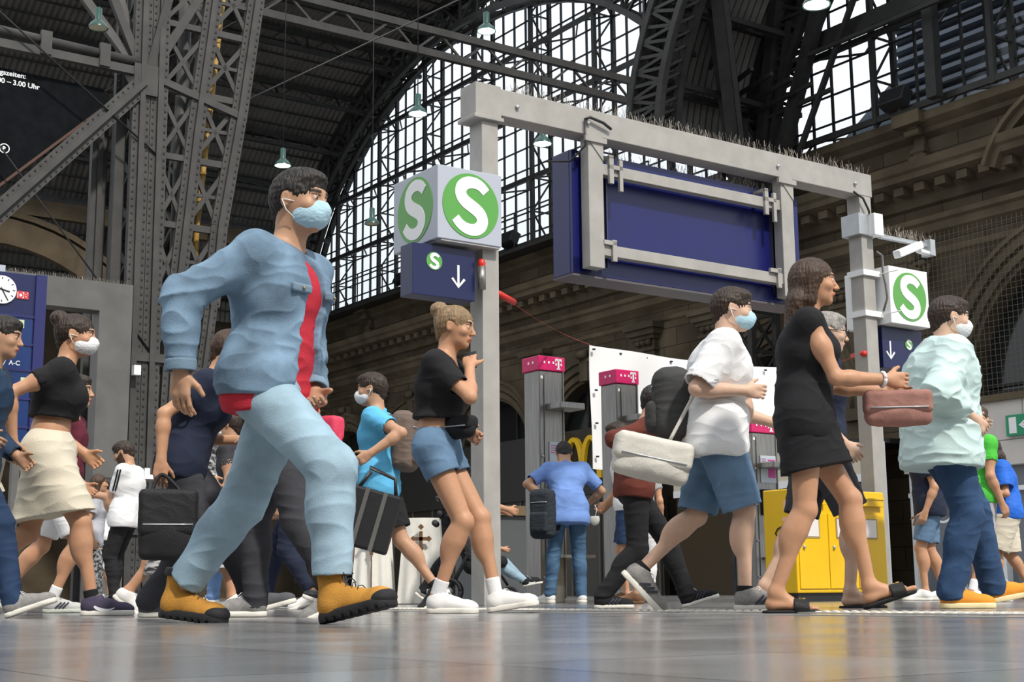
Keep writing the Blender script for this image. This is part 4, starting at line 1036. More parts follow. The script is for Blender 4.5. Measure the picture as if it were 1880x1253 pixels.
        for d in range(3):
            e1, e2 = (d+1) % 3, (d+2) % 3
            A = [slice(None)]*3; B = [slice(None)]*3; A[d] = slice(0, -1); B[d] = slice(1, None)
            sa, sb = ins[tuple(A)], ins[tuple(B)]; ed = np.argwhere(sa != sb)
            ok = (ed[:, e1] > 0) & (ed[:, e2] > 0) & (ed[:, e1] < n[e1]-1) & (ed[:, e2] < n[e2]-1); ed = ed[ok]
            def ix(o1, o2):
                q = ed.copy(); q[:, e1] -= o1; q[:, e2] -= o2; return idx[q[:, 0], q[:, 1], q[:, 2]]
            quad = np.stack([ix(1, 1), ix(0, 1), ix(0, 0), ix(1, 0)], 1); fl = ~sa[ed[:, 0], ed[:, 1], ed[:, 2]]
            quad[fl] = quad[fl][:, ::-1]; Q.append(quad)
        return V, np.concatenate(Q)

def nz(P, wl, seed, n=7):
    """smooth wandering noise in [-1,1]"""
    rs = np.random.RandomState(seed); out = 0; ph = P*2*np.pi/wl
    for _ in range(n):
        d = rs.normal(size=3); d /= np.linalg.norm(d); a = ph@d*rs.uniform(.6, 1.5)+rs.uniform(0, 6.28)
        e = rs.normal(size=3); e /= np.linalg.norm(e); out = out+np.sin(a+1.3*np.sin(ph@e*.6+rs.uniform(0, 6)))
    return out/n*1.6
def vnormals(V, Q):
    n = np.zeros_like(V); a = V[Q[:, 1]]-V[Q[:, 0]]; b = V[Q[:, 2]]-V[Q[:, 0]]; c = np.cross(a, b)
    for k in range(4): np.add.at(n, Q[:, k], c)
    return n/np.maximum(np.linalg.norm(n, axis=1), 1e-12)[:, None]
def smooth_v(V, Q, it=1):
    E_ = np.concatenate([Q[:, [0, 1]], Q[:, [1, 2]], Q[:, [2, 3]], Q[:, [3, 0]]])
    for _ in range(it):
        s = np.zeros_like(V); c = np.zeros(len(V)); np.add.at(s, E_[:, 0], V[E_[:, 1]]); np.add.at(s, E_[:, 1], V[E_[:, 0]])
        np.add.at(c, E_[:, 0], 1); np.add.at(c, E_[:, 1], 1); V = V*.4+.6*s/np.maximum(c, 1)[:, None]
    return V
def np_mesh(name, V, Q, m, parent, T, cols=None):
    """V in person space -> world by T=(origin, yaw)"""
    org, yaw = T; c, s = math.cos(yaw), math.sin(yaw)
    Rm = np.array([[c, -s, 0], [s, c, 0], [0, 0, 1]]); Wp = V@Rm.T
    me = bpy.data.meshes.new(name); me.vertices.add(len(Wp)); me.vertices.foreach_set('co', Wp.astype(np.float32).ravel())
    me.loops.add(len(Q)*4); me.loops.foreach_set('vertex_index', Q.astype(np.int32).ravel()); me.polygons.add(len(Q))
    me.polygons.foreach_set('loop_start', np.arange(len(Q), dtype=np.int32)*4); me.polygons.foreach_set('loop_total', np.full(len(Q), 4, np.int32))
    me.polygons.foreach_set('use_smooth', np.ones(len(Q), bool)); me.materials.append(m); me.update(calc_edges=True)
    if cols is not None:
        at = me.color_attributes.new('Col', 'FLOAT_COLOR', 'POINT'); at.data.foreach_set('color', np.concatenate([cols, np.ones((len(cols), 1))], 1).astype(np.float32).ravel())
    o = bpy.data.objects.new(name, me); COL.objects.link(o)
    o['_w'] = list(org)
    if parent: o.parent = parent; o.location = Vector(org)-parent_loc(parent)
    else: o.location = org
    return o
def vol_obj(name, vol, m, parent, T, fold=0., wl=.09, seed=1, sm=1, cols=None, clip=None, foldz=None):
    V, Q = vol.mesh(clip)
    if len(V) == 0: return None
    V = smooth_v(V, Q, sm)
    if fold:
        nn = vnormals(V, Q); P = V*np.array([.75, .75, 1.7]); a = nz(P, wl, seed)
        r = 1-2*np.abs(a)**.7; amp = fold if foldz is None else fold*foldz(V)
        V = V+nn*((r*.6+.4*nz(V, wl*2.6, seed+5))*amp)[:, None] if foldz is None else V+nn*((r*.6+.4*nz(V, wl*2.6, seed+5))*amp)[:, None]
    return np_mesh(name, V, Q, m, parent, T, cols(V) if cols else None)
def v3(*a): return np.array(a, float)
def unit(v): v = np.array(v, float); return v/max(1e-9, np.linalg.norm(v))
def ik(a, t, l1, l2, pole):
    a, t = np.array(a, float), np.array(t, float); d = t-a; L = np.linalg.norm(d); L2 = min(max(L, abs(l1-l2)*1.02), (l1+l2)*.995); u = d/max(L, 1e-9)
    t = a+u*L2; x = (l1*l1-l2*l2+L2*L2)/(2*L2); y = math.sqrt(max(0, l1*l1-x*x)); p = np.array(pole, float); p = p-u*(p@u); p = unit(p)
    return a+u*x+p*y, t
def rotm(axis, ang):
    a = unit(axis); K_ = np.array([[0, -a[2], a[1]], [a[2], 0, -a[0]], [-a[1], a[0], 0]]); return np.eye(3)+math.sin(ang)*K_+(1-math.cos(ang))*K_@K_
def skin_mat(): return mat('skin', (.5, .3, .2), .5, 0, .35, attr=True, noise=.07, nscale=30, bump=.05, bscale=300)
def cloth(name, col, **k):
    k.setdefault('bump', .35); k.setdefault('bscale', 220); k.setdefault('rough', .85); k.setdefault('noise', .12); k.setdefault('nscale', 9)
    return mat(name, col, k.pop('rough'), 0, .2, **k)

SK = {'tan': (.50, .265, .155), 'pale': (.62, .40, .29), 'brown': (.36, .185, .10), 'mid': (.46, .26, .16)}
def person(name_label, px, Y, yaw_deg, H, skin='mid', pelvis=(0, .0), lean=6, twist=0, footL=(.28, .09, 0, 12), footR=(-.30, -.09, .03, -30),
           handL=None, handR=None, poleL=None, poleR=None, head=(0, 0, 0), girth=1., hip=1., belly=0., fem=False, res=.0055,
           top=None, bottom=None, shoes=None, hair=None, mask=None, group=None, beard=False, glasses=False, curlL=.8, curlR=.8, X=None, side=0., headpx=None, knee_out=0.):
    """build one person; feet given as (forward, left, height of the ankle above standing, pitch) in metres for a 1.75 m body"""
    k = H/1.75; yaw = R(yaw_deg); x0 = (px-940)/F_PX*Y if X is None else X
    T = (Vector((x0, Y, 0)), yaw)
    q = thing('person', T[0], name_label, 'person', group)
    h = res; S = k
    # ---------- skeleton
    def foot(fp):
        f, l, up, pit = fp[:4]; fy = R(fp[4]) if len(fp) > 4 else 0; p = R(pit); d = v3(math.cos(p)*math.cos(fy), math.cos(p)*math.sin(fy), math.sin(p)); u_ = v3(-math.sin(p)*math.cos(fy), -math.sin(p)*math.sin(fy), math.cos(p))
        # heel point at ankle; toe up (pit>0) pivots at heel, heel up (pit<0) pivots at toe ball
        if pit >= 0: base = v3(f, l, up)*S+v3(0, 0, .005*S); heel = base
        else: ball = v3(f, l, up)*S+v3(0, 0, .005*S)+v3(math.cos(fy), math.sin(fy), 0)*.17*S; heel = ball-d*.17*S
        ank = heel+d*.045*S+u_*.085*S
        return dict(d=d, u=u_, heel=heel, ank=ank, s=np.cross(u_, d))
    FL, FR = foot(footL), foot(footR)
    pz = (.935+pelvis[1])*S; Pel = v3(pelvis[0]*S, side*S, pz)
    hw = (.092 if not fem else .095)*S*hip
    tw = R(twist); sideP = v3(0, math.cos(0), 0)
    le = R(lean); upT = v3(math.sin(le), 0, math.cos(le)); fwT0 = v3(math.cos(le), 0, -math.sin(le))
    sideC = rotm(upT, tw)@v3(0, 1, 0); fwC = rotm(upT, tw)@fwT0; le2 = le*.45; upP = v3(math.sin(le2), 0, math.cos(le2)); fwP = v3(math.cos(le2), 0, -math.sin(le2)); lift = .004*S
    thL = .43*S; shL = .415*S
    for F_, sg_ in ((FL, 1), (FR, -1)):
        d_ = F_['ank']-Pel; hz = math.hypot(d_[0], d_[1]-sg_*hw); pz = min(pz, F_['ank'][2]+math.sqrt(max(.01, ((thL+shL)*.988)**2-hz*hz)))
    Pel = v3(pelvis[0]*S, side*S, pz)
    hipL, hipR = Pel+sideP*hw, Pel-sideP*hw
    kL, aL = ik(hipL, FL['ank'], thL, shL, v3(1, knee_out, .1)); kR, aR = ik(hipR, FR['ank'], thL, shL, v3(1, -knee_out, .1))
    dl = aL-FL['ank']; dr = aR-FR['ank']; FL['heel'] = FL['heel']+dl; FR['heel'] = FR['heel']+dr; FL['ank'] = aL; FR['ank'] = aR
    waist = Pel+upP*.13*S; chest = waist+upT*.22*S; neck = chest+upT*.155*S
    sw = (.178 if not fem else .158)*S
    shoL = chest+upT*.10*S+sideC*sw; shoR = chest+upT*.10*S-sideC*sw
    hy, hp, hr = [R(a) for a in head]; hup = rotm(v3(0, 1, 0), R(lean)*.3+hp)@v3(0, 0, 1); hup = rotm(v3(1, 0, 0), hr)@hup
    hf = rotm(v3(0, 0, 1), hy)@rotm(v3(0, 1, 0), hp)@v3(1, 0, 0); hf = unit(hf-hup*(hf@hup)); hs = np.cross(hup, hf)
    atl = neck+unit(upT+v3(.25, 0, 0)+.3*hup)*.075*S; hc = atl+hup*.095*S+hf*.022*S
    HM = np.stack([hf, hs, hup], 1)
    ua, fa = .295*S, .255*S
    def P(v): return np.array(v, float)*S
    hL = P(handL) if handL is not None else shoL+v3(.05, .06, -.52)*S; hR = P(handR) if handR is not None else shoR+v3(.05, -.06, -.52)*S
    eL, wL = ik(shoL, hL, ua, fa, poleL if poleL is not None else v3(-1, .35, -.3)); eR, wR = ik(shoR, hR, ua, fa, poleR if poleR is not None else v3(-1, -.35, -.3))
    g = girth
    # ---------- body
    b = Vol(h)
    b.cap(Pel+sideP*.055*S*hip, Pel-sideP*.055*S*hip, .098*S*g*hip, k=.03)
    b.cap(Pel+upP*.02*S+sideP*.045*S, Pel+upP*.02*S-sideP*.045*S, .10*S*g, k=.03)
    for hj, kn, an in ((hipL, kL, FL['ank']), (hipR, kR, FR['ank'])):
        b.cap(hj-upP*.01*S, kn, .083*S*g**.5*hip**.5, .052*S, k=.03); d = unit(an-kn); fw = unit(v3(1, 0, 0)-d*d[0])
        b.cap(kn, kn+d*.10*S, .050*S, .048*S, k=.02); b.ell(kn+fw*.012*S, v3(.048, .046, .052)*S, k=.02)
        b.ell(kn+d*.13*S-fw*.022*S, v3(.052, .05, .10)*S*v3(g**.4, g**.4, 1), np.stack([fw, np.cross(-d, fw), -d], 1), k=.04); b.cap(kn+d*.06*S, an, .043*S, .031*S, k=.03)
    b.cap(Pel+upP*.02*S, waist, .112*S*g, .105*S*g, k=.05, fl=(fwP, .84))
    wr = (.088 if fem else .102)*g
    b.cap(waist+sideC*.035*S, waist-sideC*.035*S, wr*S, k=.05, fl=(fwT0, .92)); 
    if belly: b.ell(waist+fwT0*(.05+belly*.5)*S+upT*.01*S, v3(.10+belly*.4, .125+belly*.4, .14)*S, k=.05)
    cr_ = (.098 if fem else .112)*g**.7
    b.cap(chest+sideC*.06*S-upT*.02*S, chest-sideC*.06*S-upT*.02*S, cr_*S, k=.06, fl=(fwC, .95)); b.cap(waist, chest, wr*S*1.02, cr_*S, k=.05)
    b.cap(chest+upT*.075*S+sideC*.10*S, chest+upT*.075*S-sideC*.10*S, .072*S*g**.5, k=.06)
    if fem:
        for sg in (-1, 1): b.ell(chest+fwC*.085*S+sideC*sg*.068*S-upT*.015*S, v3(.058, .055, .058)*S, k=.03)
    b.cap(neck-upT*.05*S, atl+hup*.01*S, .058*S if not fem else .052*S, .052*S if not fem else .045*S, k=.035)
    for sh, sg in ((shoL, 1), (shoR, -1)):
        b.cap(neck-upT*.015*S+sideC*sg*.035*S, sh+upT*.012*S, .045*S, .042*S, k=.05); b.ell(sh, v3(.058, .058, .06)*S*g**.4, k=.05)
    for sh, el, wr_ in ((shoL, eL, wL), (shoR, eR, wR)):
        af = (.9 if fem else 1.)*g**.5
        b.cap(sh, el, .050*S*af, .038*S*af, k=.03); b.ell(sh+(el-sh)*.45, v3(.05, .048, .05)*S*af, k=.05); b.cap(el, el+(wr_-el)*.3, .038*S*af, .041*S*af, k=.02); b.cap(el+(wr_-el)*.25, wr_, .041*S*af, .026*S, k=.02)
    # hands
    def hand(wr_, el, sg, curl, vol):
        d = unit(wr_-el); lat = unit(np.cross(d, v3(0, 0, 1))+v3(0, .01, 0)) if abs(d[2]) < .8 else unit(v3(1, 0, 0)-d*d[0])
        # thumb side points forward/up; palm faces the body
        thumb = unit((v3(1, 0, 0) if abs(d[2]) > .6 else v3(0, 0, 1))-d*((v3(1, 0, 0) if abs(d[2]) > .6 else v3(0, 0, 1))@d)); palm = np.cross(d, thumb)*sg
        if palm[1]*sg > 0: palm = -palm
        vol.cap(wr_-d*.01*S, wr_+d*.03*S, .026*S, .026*S, k=.015, fl=(palm, .75))
        vol.cap(wr_+d*.03*S+thumb*.014*S, wr_+d*.075*S+thumb*.018*S, .024*S, .022*S, k=.015, fl=(palm, .6)); vol.cap(wr_+d*.03*S-thumb*.014*S, wr_+d*.07*S-thumb*.02*S, .024*S, .021*S, k=.015, fl=(palm, .6))
        for i, (o, L, r) in enumerate(((.030, .074, .0085), (.010, .082, .009), (-.010, .076, .0085), (-.029, .060, .0078))):
            p = wr_+d*.085*S+thumb*o*S; dd = d+thumb*o*1.2; c = curl*(1+.15*i)
            for j, fr in enumerate((.45, .31, .24)):
                c1 = c*(.55 if j == 0 else .95); dd = unit(dd*math.cos(c1)+palm*math.sin(c1)); palm2 = palm
                nx = p+dd*L*fr*S; vol.cap(p, nx, r*S*(1-.08*j), r*S*(.95-.08*j), k=.005); p = nx
        p = wr_+d*.028*S+thumb*.028*S+palm*.008*S; d1 = unit(d*.75+thumb*.7+palm*.35); p2 = p+d1*.042*S; vol.cap(p, p2, .0135*S, .011*S, k=.012); d2 = unit(d1*.8+d*.5+palm*.35*curl); vol.cap(p2, p2+d2*.032*S, .0105*S, .0085*S, k=.005)
        return palm, d, thumb
    palmL = hand(wL, eL, 1, curlL, b); palmR = hand(wR, eR, -1, curlR, b)
    # feet (bare shape, slimmer than any shoe)
    for F in (FL, FR):
        he, d, u_, s_ = F['heel'], F['d'], F['u'], F['s']
        b.ell(he+d*.03*S+u_*.035*S, v3(.036, .03, .034)*S, np.stack([d, s_, u_], 1), k=.02); b.cap(F['ank'], he+d*.11*S+u_*.045*S, .032*S, .028*S, k=.03)
        b.cap(he+d*.05*S+u_*.03*S, he+d*.175*S+u_*.022*S, .030*S, .034*S, k=.02, fl=(u_, .7))
        if shoes and shoes[0] == 'slide':
            for i in range(5):
                o = (-.03+.0155*i)*(1 if F is FL else -1); L = (.235, .24, .243, .25, .25)[i]-(.012*(4-i) if i < 3 else 0)
                b.cap(he+d*.175*S+s_*-o*S+u_*.018*S, he+d*(L-.015)*S+s_*-o*1.1*S+u_*.013*S, (.0095 if i < 4 else .013)*S, (.0085 if i < 4 else .0125)*S, k=.006)
        else: b.cap(he+d*.17*S+u_*.02*S, he+d*.22*S+u_*.018*S, .032*S, .024*S, k=.02, fl=(u_, .6))
    # head
    def hp_(x, y, z): return hc+(hf*x+hs*y+hup*z)*S
    fs_ = .96 if fem else 1.
    b.ell(hp_(-.012, 0, .028), v3(.098, .076, .088)*S, HM, k=.02); b.ell(hp_(.02, 0, -.02), v3(.072, .066, .085)*S*fs_, HM, k=.03)
    b.ell(hp_(.036, 0, -.068), v3(.048, .048, .038)*S*fs_, HM, k=.03); b.ell(hp_(.072, 0, -.088), v3(.018, .022, .017)*S*fs_, HM, k=.02)     # jaw, chin
    b.cap(hp_(-.035, 0, -.05), atl-upT*.02*S, .05*S*fs_, .048*S*fs_, k=.03)
    b.cap(hp_(.082, -.03, .034), hp_(.082, .03, .034), .011*S, k=.02)                                       # brow
    for sg in (-1, 1):
        b.ell(hp_(.094, sg*.031, .013), v3(.014, .018, .012)*S, HM, k=.012, sub=True); b.ell(hp_(.078, sg*.031, .012), v3(.014, .0145, .0135)*S, HM, k=.004)
        b.ell(hp_(.062, sg*.043, -.018), v3(.022, .02, .02)*S, HM, k=.02)
        b.ell(hp_(-.012, sg*.077, .0), v3(.018, .008, .032)*S, HM@rotm(v3(0, 0, 1), sg*-.35), k=.006); b.ell(hp_(-.006, sg*.086, .003), v3(.010, .006, .018)*S, HM, k=.004, sub=True)
    b.cap(hp_(.088, 0, .018), hp_(.112, 0, -.022), .008*S, .0115*S, k=.012); b.ell(hp_(.101, .010, -.026), v3(.009, .007, .007)*S, HM, k=.006); b.ell(hp_(.101, -.010, -.026), v3(.009, .007, .007)*S, HM, k=.006)
    b.cap(hp_(.090, -.018, -.050), hp_(.090, .018, -.050), .0065*S, k=.008); b.cap(hp_(.098, -.008, -.049), hp_(.098, .008, -.049), .006*S, k=.006)
    b.cap(hp_(.088, -.016, -.060), hp_(.088, .016, -.060), .0072*S, k=.006)
    base = np.array(SK[skin]); 
    def cols(V):
        c = np.tile(base, (len(V), 1)); L = (V-hc)@HM/S; fr = L[:, 0] > .07
        m1 = fr & (np.abs(L[:, 1]) < .024) & (np.abs(L[:, 2]+.055) < .0095); c[m1] = base*np.array([1.05, .62, .62])
        m2 = (L[:, 0] > .066) & (np.abs(L[:, 1]) > .012) & (np.abs(L[:, 1]) < .05) & (np.abs(L[:, 2]-.036) < .006); c[m2] = np.array([.03, .02, .015]) if hair is None or hair[0] != 'grey' else np.array([.2, .18, .16])
        ey = (L[:, 0] > .07) & (((np.abs(L[:, 1])-.031)/.0125)**2+((L[:, 2]-.012)/.0062)**2 < 1); c[ey] = (.62, .58, .55)
        ir = ey & ((np.abs(L[:, 1])-.031)**2 < .0055**2); c[ir] = (.035, .02, .012)
        m3 = (L[:, 0] > .06) & (np.abs(L[:, 2]-.022) < .0022) & (np.abs(np.abs(L[:, 1])-.031) < .016); c[m3] = (.03, .02, .015)
        if beard:
            z = L[:, 2]; m4 = (z < -.03+.03*np.minimum(1, np.maximum(0, (.06-L[:, 0])/.05))) & (z > -.115) & (L[:, 0] > -.005) & ~m1; c[m4] = base*.12
        return c
    Vb, Qb = b.mesh(); Vb = smooth_v(Vb, Qb, 1); np_mesh('body', Vb, Qb, skin_mat(), q, T, cols(Vb))
    info = dict(T=T, S=S, HM=HM, hc=hc, hp=hp_, hf=hf, hs=hs, hup=hup, neck=neck, chest=chest, waist=waist, Pel=Pel, upT=upT, fwC=fwC, sideC=sideC, shoL=shoL, shoR=shoR, eL=eL, eR=eR, wL=wL, wR=wR, kL=kL, kR=kR, FL=FL, FR=FR, hipL=hipL, hipR=hipR, q=q, atl=atl, palmL=palmL, palmR=palmR, fem=fem, h=h, upP=upP, fwP=fwP, g=g)
    # ---------- hair
    hm = {'black': (.018, .014, .012), 'brown': (.06, .032, .018), 'blond': (.26, .17, .09), 'grey': (.30, .28, .26), 'darkbrown': (.035, .02, .013)}
    if hair:
        col, style = hair; hv = Vol(max(h, .0045)); HMt = mat('hair_'+col, hm[col], .5, 0, .4, noise=.4, nscale=40, stretch=(1, 1, .15), bump=.9, bscale=90)
        hv.ell(hp_(-.016, 0, .034), v3(.106, .084, .094)*S, HM, k=.01)
        if style in ('short', 'bun', 'long', 'bob'): hv.cap(hp_(-.055, 0, -.01), hp_(-.06, 0, -.045), .058*S, .045*S, k=.03)
        if style == 'short': hv.ell(hp_(.02, 0, .088), v3(.075, .062, .034)*S, HM, k=.03)
        if style == 'bun': hv.ell(hp_(-.11, 0, .09), v3(.05, .05, .045)*S, k=.015); hv.cap(hp_(-.08, 0, .05), hp_(-.1, 0, .08), .05*S, .035*S, k=.02)
        if style in ('long', 'bob'):
            L = .30 if style == 'long' else .14
            hv.cap(hp_(-.06, 0, .0), hp_(-.075, 0, -.13), .075*S, .07*S, k=.03, fl=(hf, .75))
            bk = neck-fwC*.085*S-upT*L*.8*S
            if style == 'long':
                for dy in (-.05, 0, .05): hv.cap(hp_(-.08, dy, -.1), bk+sideC*dy*S, .045*S, .025*S, k=.04)
            for sg in (-1, 1): hv.cap(hp_(-.01, sg*.07, .03), hp_(-.02, sg*.068, -.10), .028*S, .03*S, k=.03)
        hv.ell(hp_(.12, 0, -.02), v3(.085, .068, .075)*S, HM, k=.01, sub=True)      # face opening
        for sg in (-1, 1):
            if style in ('short', 'bun'): hv.ell(hp_(.0, sg*.09, -.01), v3(.03, .028, .04)*S, HM, k=.008, sub=True)
        V, Q = hv.mesh(); V = smooth_v(V, Q, 1); nn = vnormals(V, Q); Lc = (V-hc)@HM/S
        ang = np.arctan2(Lc[:, 1], -Lc[:, 0]); V = V+nn*((.0016*np.sin(ang*34+nz(V, .05, 3)*2.5)+.0016*nz(V, .03, 4))*S)[:, None]
        np_mesh('hair', V, Q, HMt, q, T)
    # ---------- face mask
    if mask:
        mv = Vol(max(.0035, h*.7)); mv.ell(hp_(.035, 0, -.045), v3(.078, .066, .062)*S, HM, k=.01); mv.ell(hp_(.085, 0, -.04), v3(.038, .035, .045)*S, HM, k=.03); mv.cap(hp_(.098, 0, -.005), hp_(.115, 0, -.028), .012*S, .014*S, k=.02)
        mv.plane(hp_(.1, 0, .004), hup+hf*.15); mv.plane(hp_(0, 0, -.108), -hup); mv.plane(hp_(.012, 0, 0), -hf)
        mk = vol_obj('face_mask', mv, cloth('mask_'+mask, {'blue': (.42, .62, .72), 'white': (.75, .76, .78), 'dark': (.06, .09, .14)}[mask], bump=.2), q, T, fold=.0015, wl=.03)
        tb = MB()
        for sg in (-1, 1):
            for zz in (-.01, -.07): tb.tube([Vector(hp_(.03, sg*.066, zz)), Vector(hp_(.0, sg*.083, zz*.6)), Vector(hp_(-.018, sg*.088, -.005))], .0018*S, 5)
        loc_tube('ear_loop', tb, WHITE, mk, T)
    if glasses:
        tb = MB()
        for sg in (-1, 1):
            tb.tube([Vector(hp_(.108+.004*math.sin(a), sg*.032+.024*math.cos(a), .012+.018*math.sin(a))) for a in np.linspace(0, 2*math.pi, 17)], .0022, 6)
            tb.tube([Vector(hp_(.106, sg*.056, .016)), Vector(hp_(.03, sg*.079, .014)), Vector(hp_(-.02, sg*.082, .008))], .002, 6)
        tb.tube([Vector(hp_(.11, -.008, .016)), Vector(hp_(.11, .008, .016))], .0022, 6); loc_tube('glasses', tb, BLACKP, q, T)
    # ---------- clothes
    if top: make_top(info, **top)
    if bottom: make_bottom(info, **bottom)
    if shoes:
        for F, sg in ((FL, 1), (FR, -1)): make_shoe(info, F, sg, *shoes)
    return info
def to_world(T, p):
    c, s = math.cos(T[1]), math.sin(T[1]); return Vector((T[0].x+c*p[0]-s*p[1], T[0].y+s*p[0]+c*p[1], T[0].z+p[2]))
def loc_tube(name, mb, m, parent, T, sm=None):
    mb.v = [tuple(to_world(T, v)) for v in mb.v]; return mb.build(name, m, parent)
def make_top(I, m, kind='tee', loose=.012, hem=.02, sleeve=.5, length=0., vneck=0., collar=False, open_=False, name='shirt', fold=.0032, wl=.17, under=None, trim=None, cuffs=None, crop=0., hood=False, seed=3):
    S, h, g = I['S'], max(I['h'], .0055), I['g']; Tt, q = I['T'], I['q']
    Pel, waist, chest, neck, upT, fwC, sideC, upP, fwP = [I[x] for x in ('Pel', 'waist', 'chest', 'neck', 'upT', 'fwC', 'sideC', 'upP', 'fwP')]
    v = Vol(h); L = loose*S
    wr = .110*g; hb = Pel+upP*(.0-length)*S; 
    if I['fem']:
        for sg in (-1, 1): v.ell(chest+fwC*.088*S+sideC*sg*.068*S-upT*.015*S, v3(.066, .066, .066)*S+L*.6, k=.03)
    for a in ('L', 'R'):
        sg = 1 if a == 'L' else -1; sh, el, w_ = I['sho'+a], I['e'+a], I['w'+a]
        v.cap(neck-upT*.035*S+sideC*sg*.055*S, sh+upT*.01*S, .036*S+L*.5, .046*S+L*.6, k=.04); v.ell(sh, v3(.060, .060, .062)*S*g**.4+L*.5, k=.04)
        if sleeve > 0:
            if sleeve <= 1: e = sh+(el-sh)*sleeve; v.cap(sh, e, .052*S*g**.5+L*.8, (.048*S)*g**.5+L, k=.03)
            else:
                v.cap(sh, el, .052*S*g**.5+L*.8, .043*S*g**.5+L*.8, k=.03); e = el+(w_-el)*(sleeve-1); v.cap(el, e, .045*S*g**.5+L, (.041-.010*(sleeve-1))*S+L*.7, k=.03)
    for a in ('L', 'R'):
        sh, el, w_ = I['sho'+a], I['e'+a], I['w'+a]
        if 0 < sleeve <= 1: e = sh+(el-sh)*sleeve; d = unit(el-sh); r = .048*S*g**.5+L; v.cut(e+d*.02*S, d, r*1.35); v.cap(e-d*.03*S, e+d*.04*S, r-.008, k=.003, sub=True)
        elif sleeve > 1: e = el+(w_-el)*(sleeve-1); d = unit(w_-el); r = (.041-.010*(sleeve-1))*S+L*.7; v.cut(e+d*.01*S, d, r*1.35); v.cap(e-d*.02*S, e+d*.04*S, r-.007, k=.003, sub=True)
    v.cap(hb+sideC*.09*S, hb-sideC*.09*S, .114*S*g+L, k=.03); v.cap(Pel+upP*.03*S+sideC*.09*S, Pel+upP*.03*S-sideC*.09*S, (.108*S*g+L) if not crop else .09*S, k=.03); v.cap(waist+sideC*.045*S, waist-sideC*.045*S, wr*S+L, k=.05); v.cap(hb, waist, .118*S*g+L, wr*S+L, k=.04)
    if I.get('belly'): v.ell(*I['belly'], k=.04)
    v.cap(chest+sideC*.062*S-upT*.02*S, chest-sideC*.062*S-upT*.02*S, .118*S*g**.7+L, k=.06); v.cap(waist, chest, wr*S+L, .118*S*g**.7+L, k=.05)
    v.cap(chest+upT*.075*S+sideC*.10*S, chest+upT*.075*S-sideC*.10*S, .075*S*g**.5+L*.6, k=.05)
    v.cap(neck-upT*.04*S, neck-upT*.005*S, .058*S, .056*S, k=.03)
    if hood: v.cap(neck-fwC*.05*S+sideC*.05*S-upT*.01*S, neck-fwC*.05*S-sideC*.05*S-upT*.01*S, .05*S, k=.04); v.cap(neck+fwC*.02*S+sideC*.06*S, neck-fwC*.06*S+sideC*.03*S+upT*.02*S, .03*S, k=.03); v.cap(neck+fwC*.02*S-sideC*.06*S, neck-fwC*.06*S-sideC*.03*S+upT*.02*S, .03*S, k=.03)
    if collar:
        for sg in (-1, 1): v.cap(neck-fwC*.045*S+upT*.012*S, neck+fwC*.055*S+sideC*sg*.035*S-upT*.02*S, .022*S, .016*S, k=.008); v.cap(neck+fwC*.055*S+sideC*sg*.032*S-upT*.02*S, neck+fwC*.075*S+sideC*sg*.045*S-upT*.065*S, .015*S, .008*S, k=.008)
    # neck opening
    v.cap(neck-upT*.0*S+fwC*.03*S, neck+upT*.2*S+fwC*.03*S, .050*S if not collar else .045*S, .07*S, k=.006, sub=True)
    if vneck: v.cap(neck+fwC*.08*S, chest+fwC*.16*S-upT*(vneck-.1)*S, .062*S, .02*S, k=.006, sub=True)
    if open_: # jacket front left open
        for t in np.linspace(0, 1, 7):
            p = neck*(1-t)+(hb-upP*.1*S)*t; v.ell(p+fwC*.16*S+sideC*.01*S, v3(.085, .045+.045*t, .09)*S, np.stack([fwC, sideC, upT], 1), k=.01, sub=True)
    v.plane(hb-upP*(hem+.04)*S*(1 if not crop else 0)+upP*crop*S, -upP)
    def fz(V):
        a = np.ones(len(V))
        for el in (I['eL'], I['eR']): a += 1.1*np.exp(-((V-el)**2).sum(1)/(.09*S)**2)
        a += .8*np.exp(-(((V-waist)@upT)/(.07*S))**2); return a
    o = vol_obj(name, v, m, q, Tt, fold=fold*S, wl=wl, seed=seed, sm=2, foldz=fz)
    if trim:
        for a in ('L', 'R'):
            sh, el, w_ = I['sho'+a], I['e'+a], I['w'+a]; e = sh+(el-sh)*sleeve if sleeve <= 1 else el+(w_-el)*(sleeve-1); d = unit(el-sh if sleeve <= 1 else w_-el)
            t = Vol(.004); t.cap(e+d*.05*S, e+d*.056*S, .057*S*g**.5+L, k=.01); t.plane(e+d*.035*S, -d); t.plane(e+d*.052*S, d); 
            # slim ring around the sleeve opening
            t2 = Vol(.004); x = unit(np.cross(d, v3(.3, 1, .1))); y = np.cross(d, x); rr = .054*S*g**.5+L
            for i in range(20):
                a0, a1 = 2*np.pi*i/20, 2*np.pi*(i+1)/20; t2.cap(e+d*.045*S+(x*np.cos(a0)+y*np.sin(a0))*rr, e+d*.045*S+(x*np.cos(a1)+y*np.sin(a1))*rr, .006*S, k=.003)
            vol_obj('sleeve_trim', t2, trim, o, Tt)
    return o
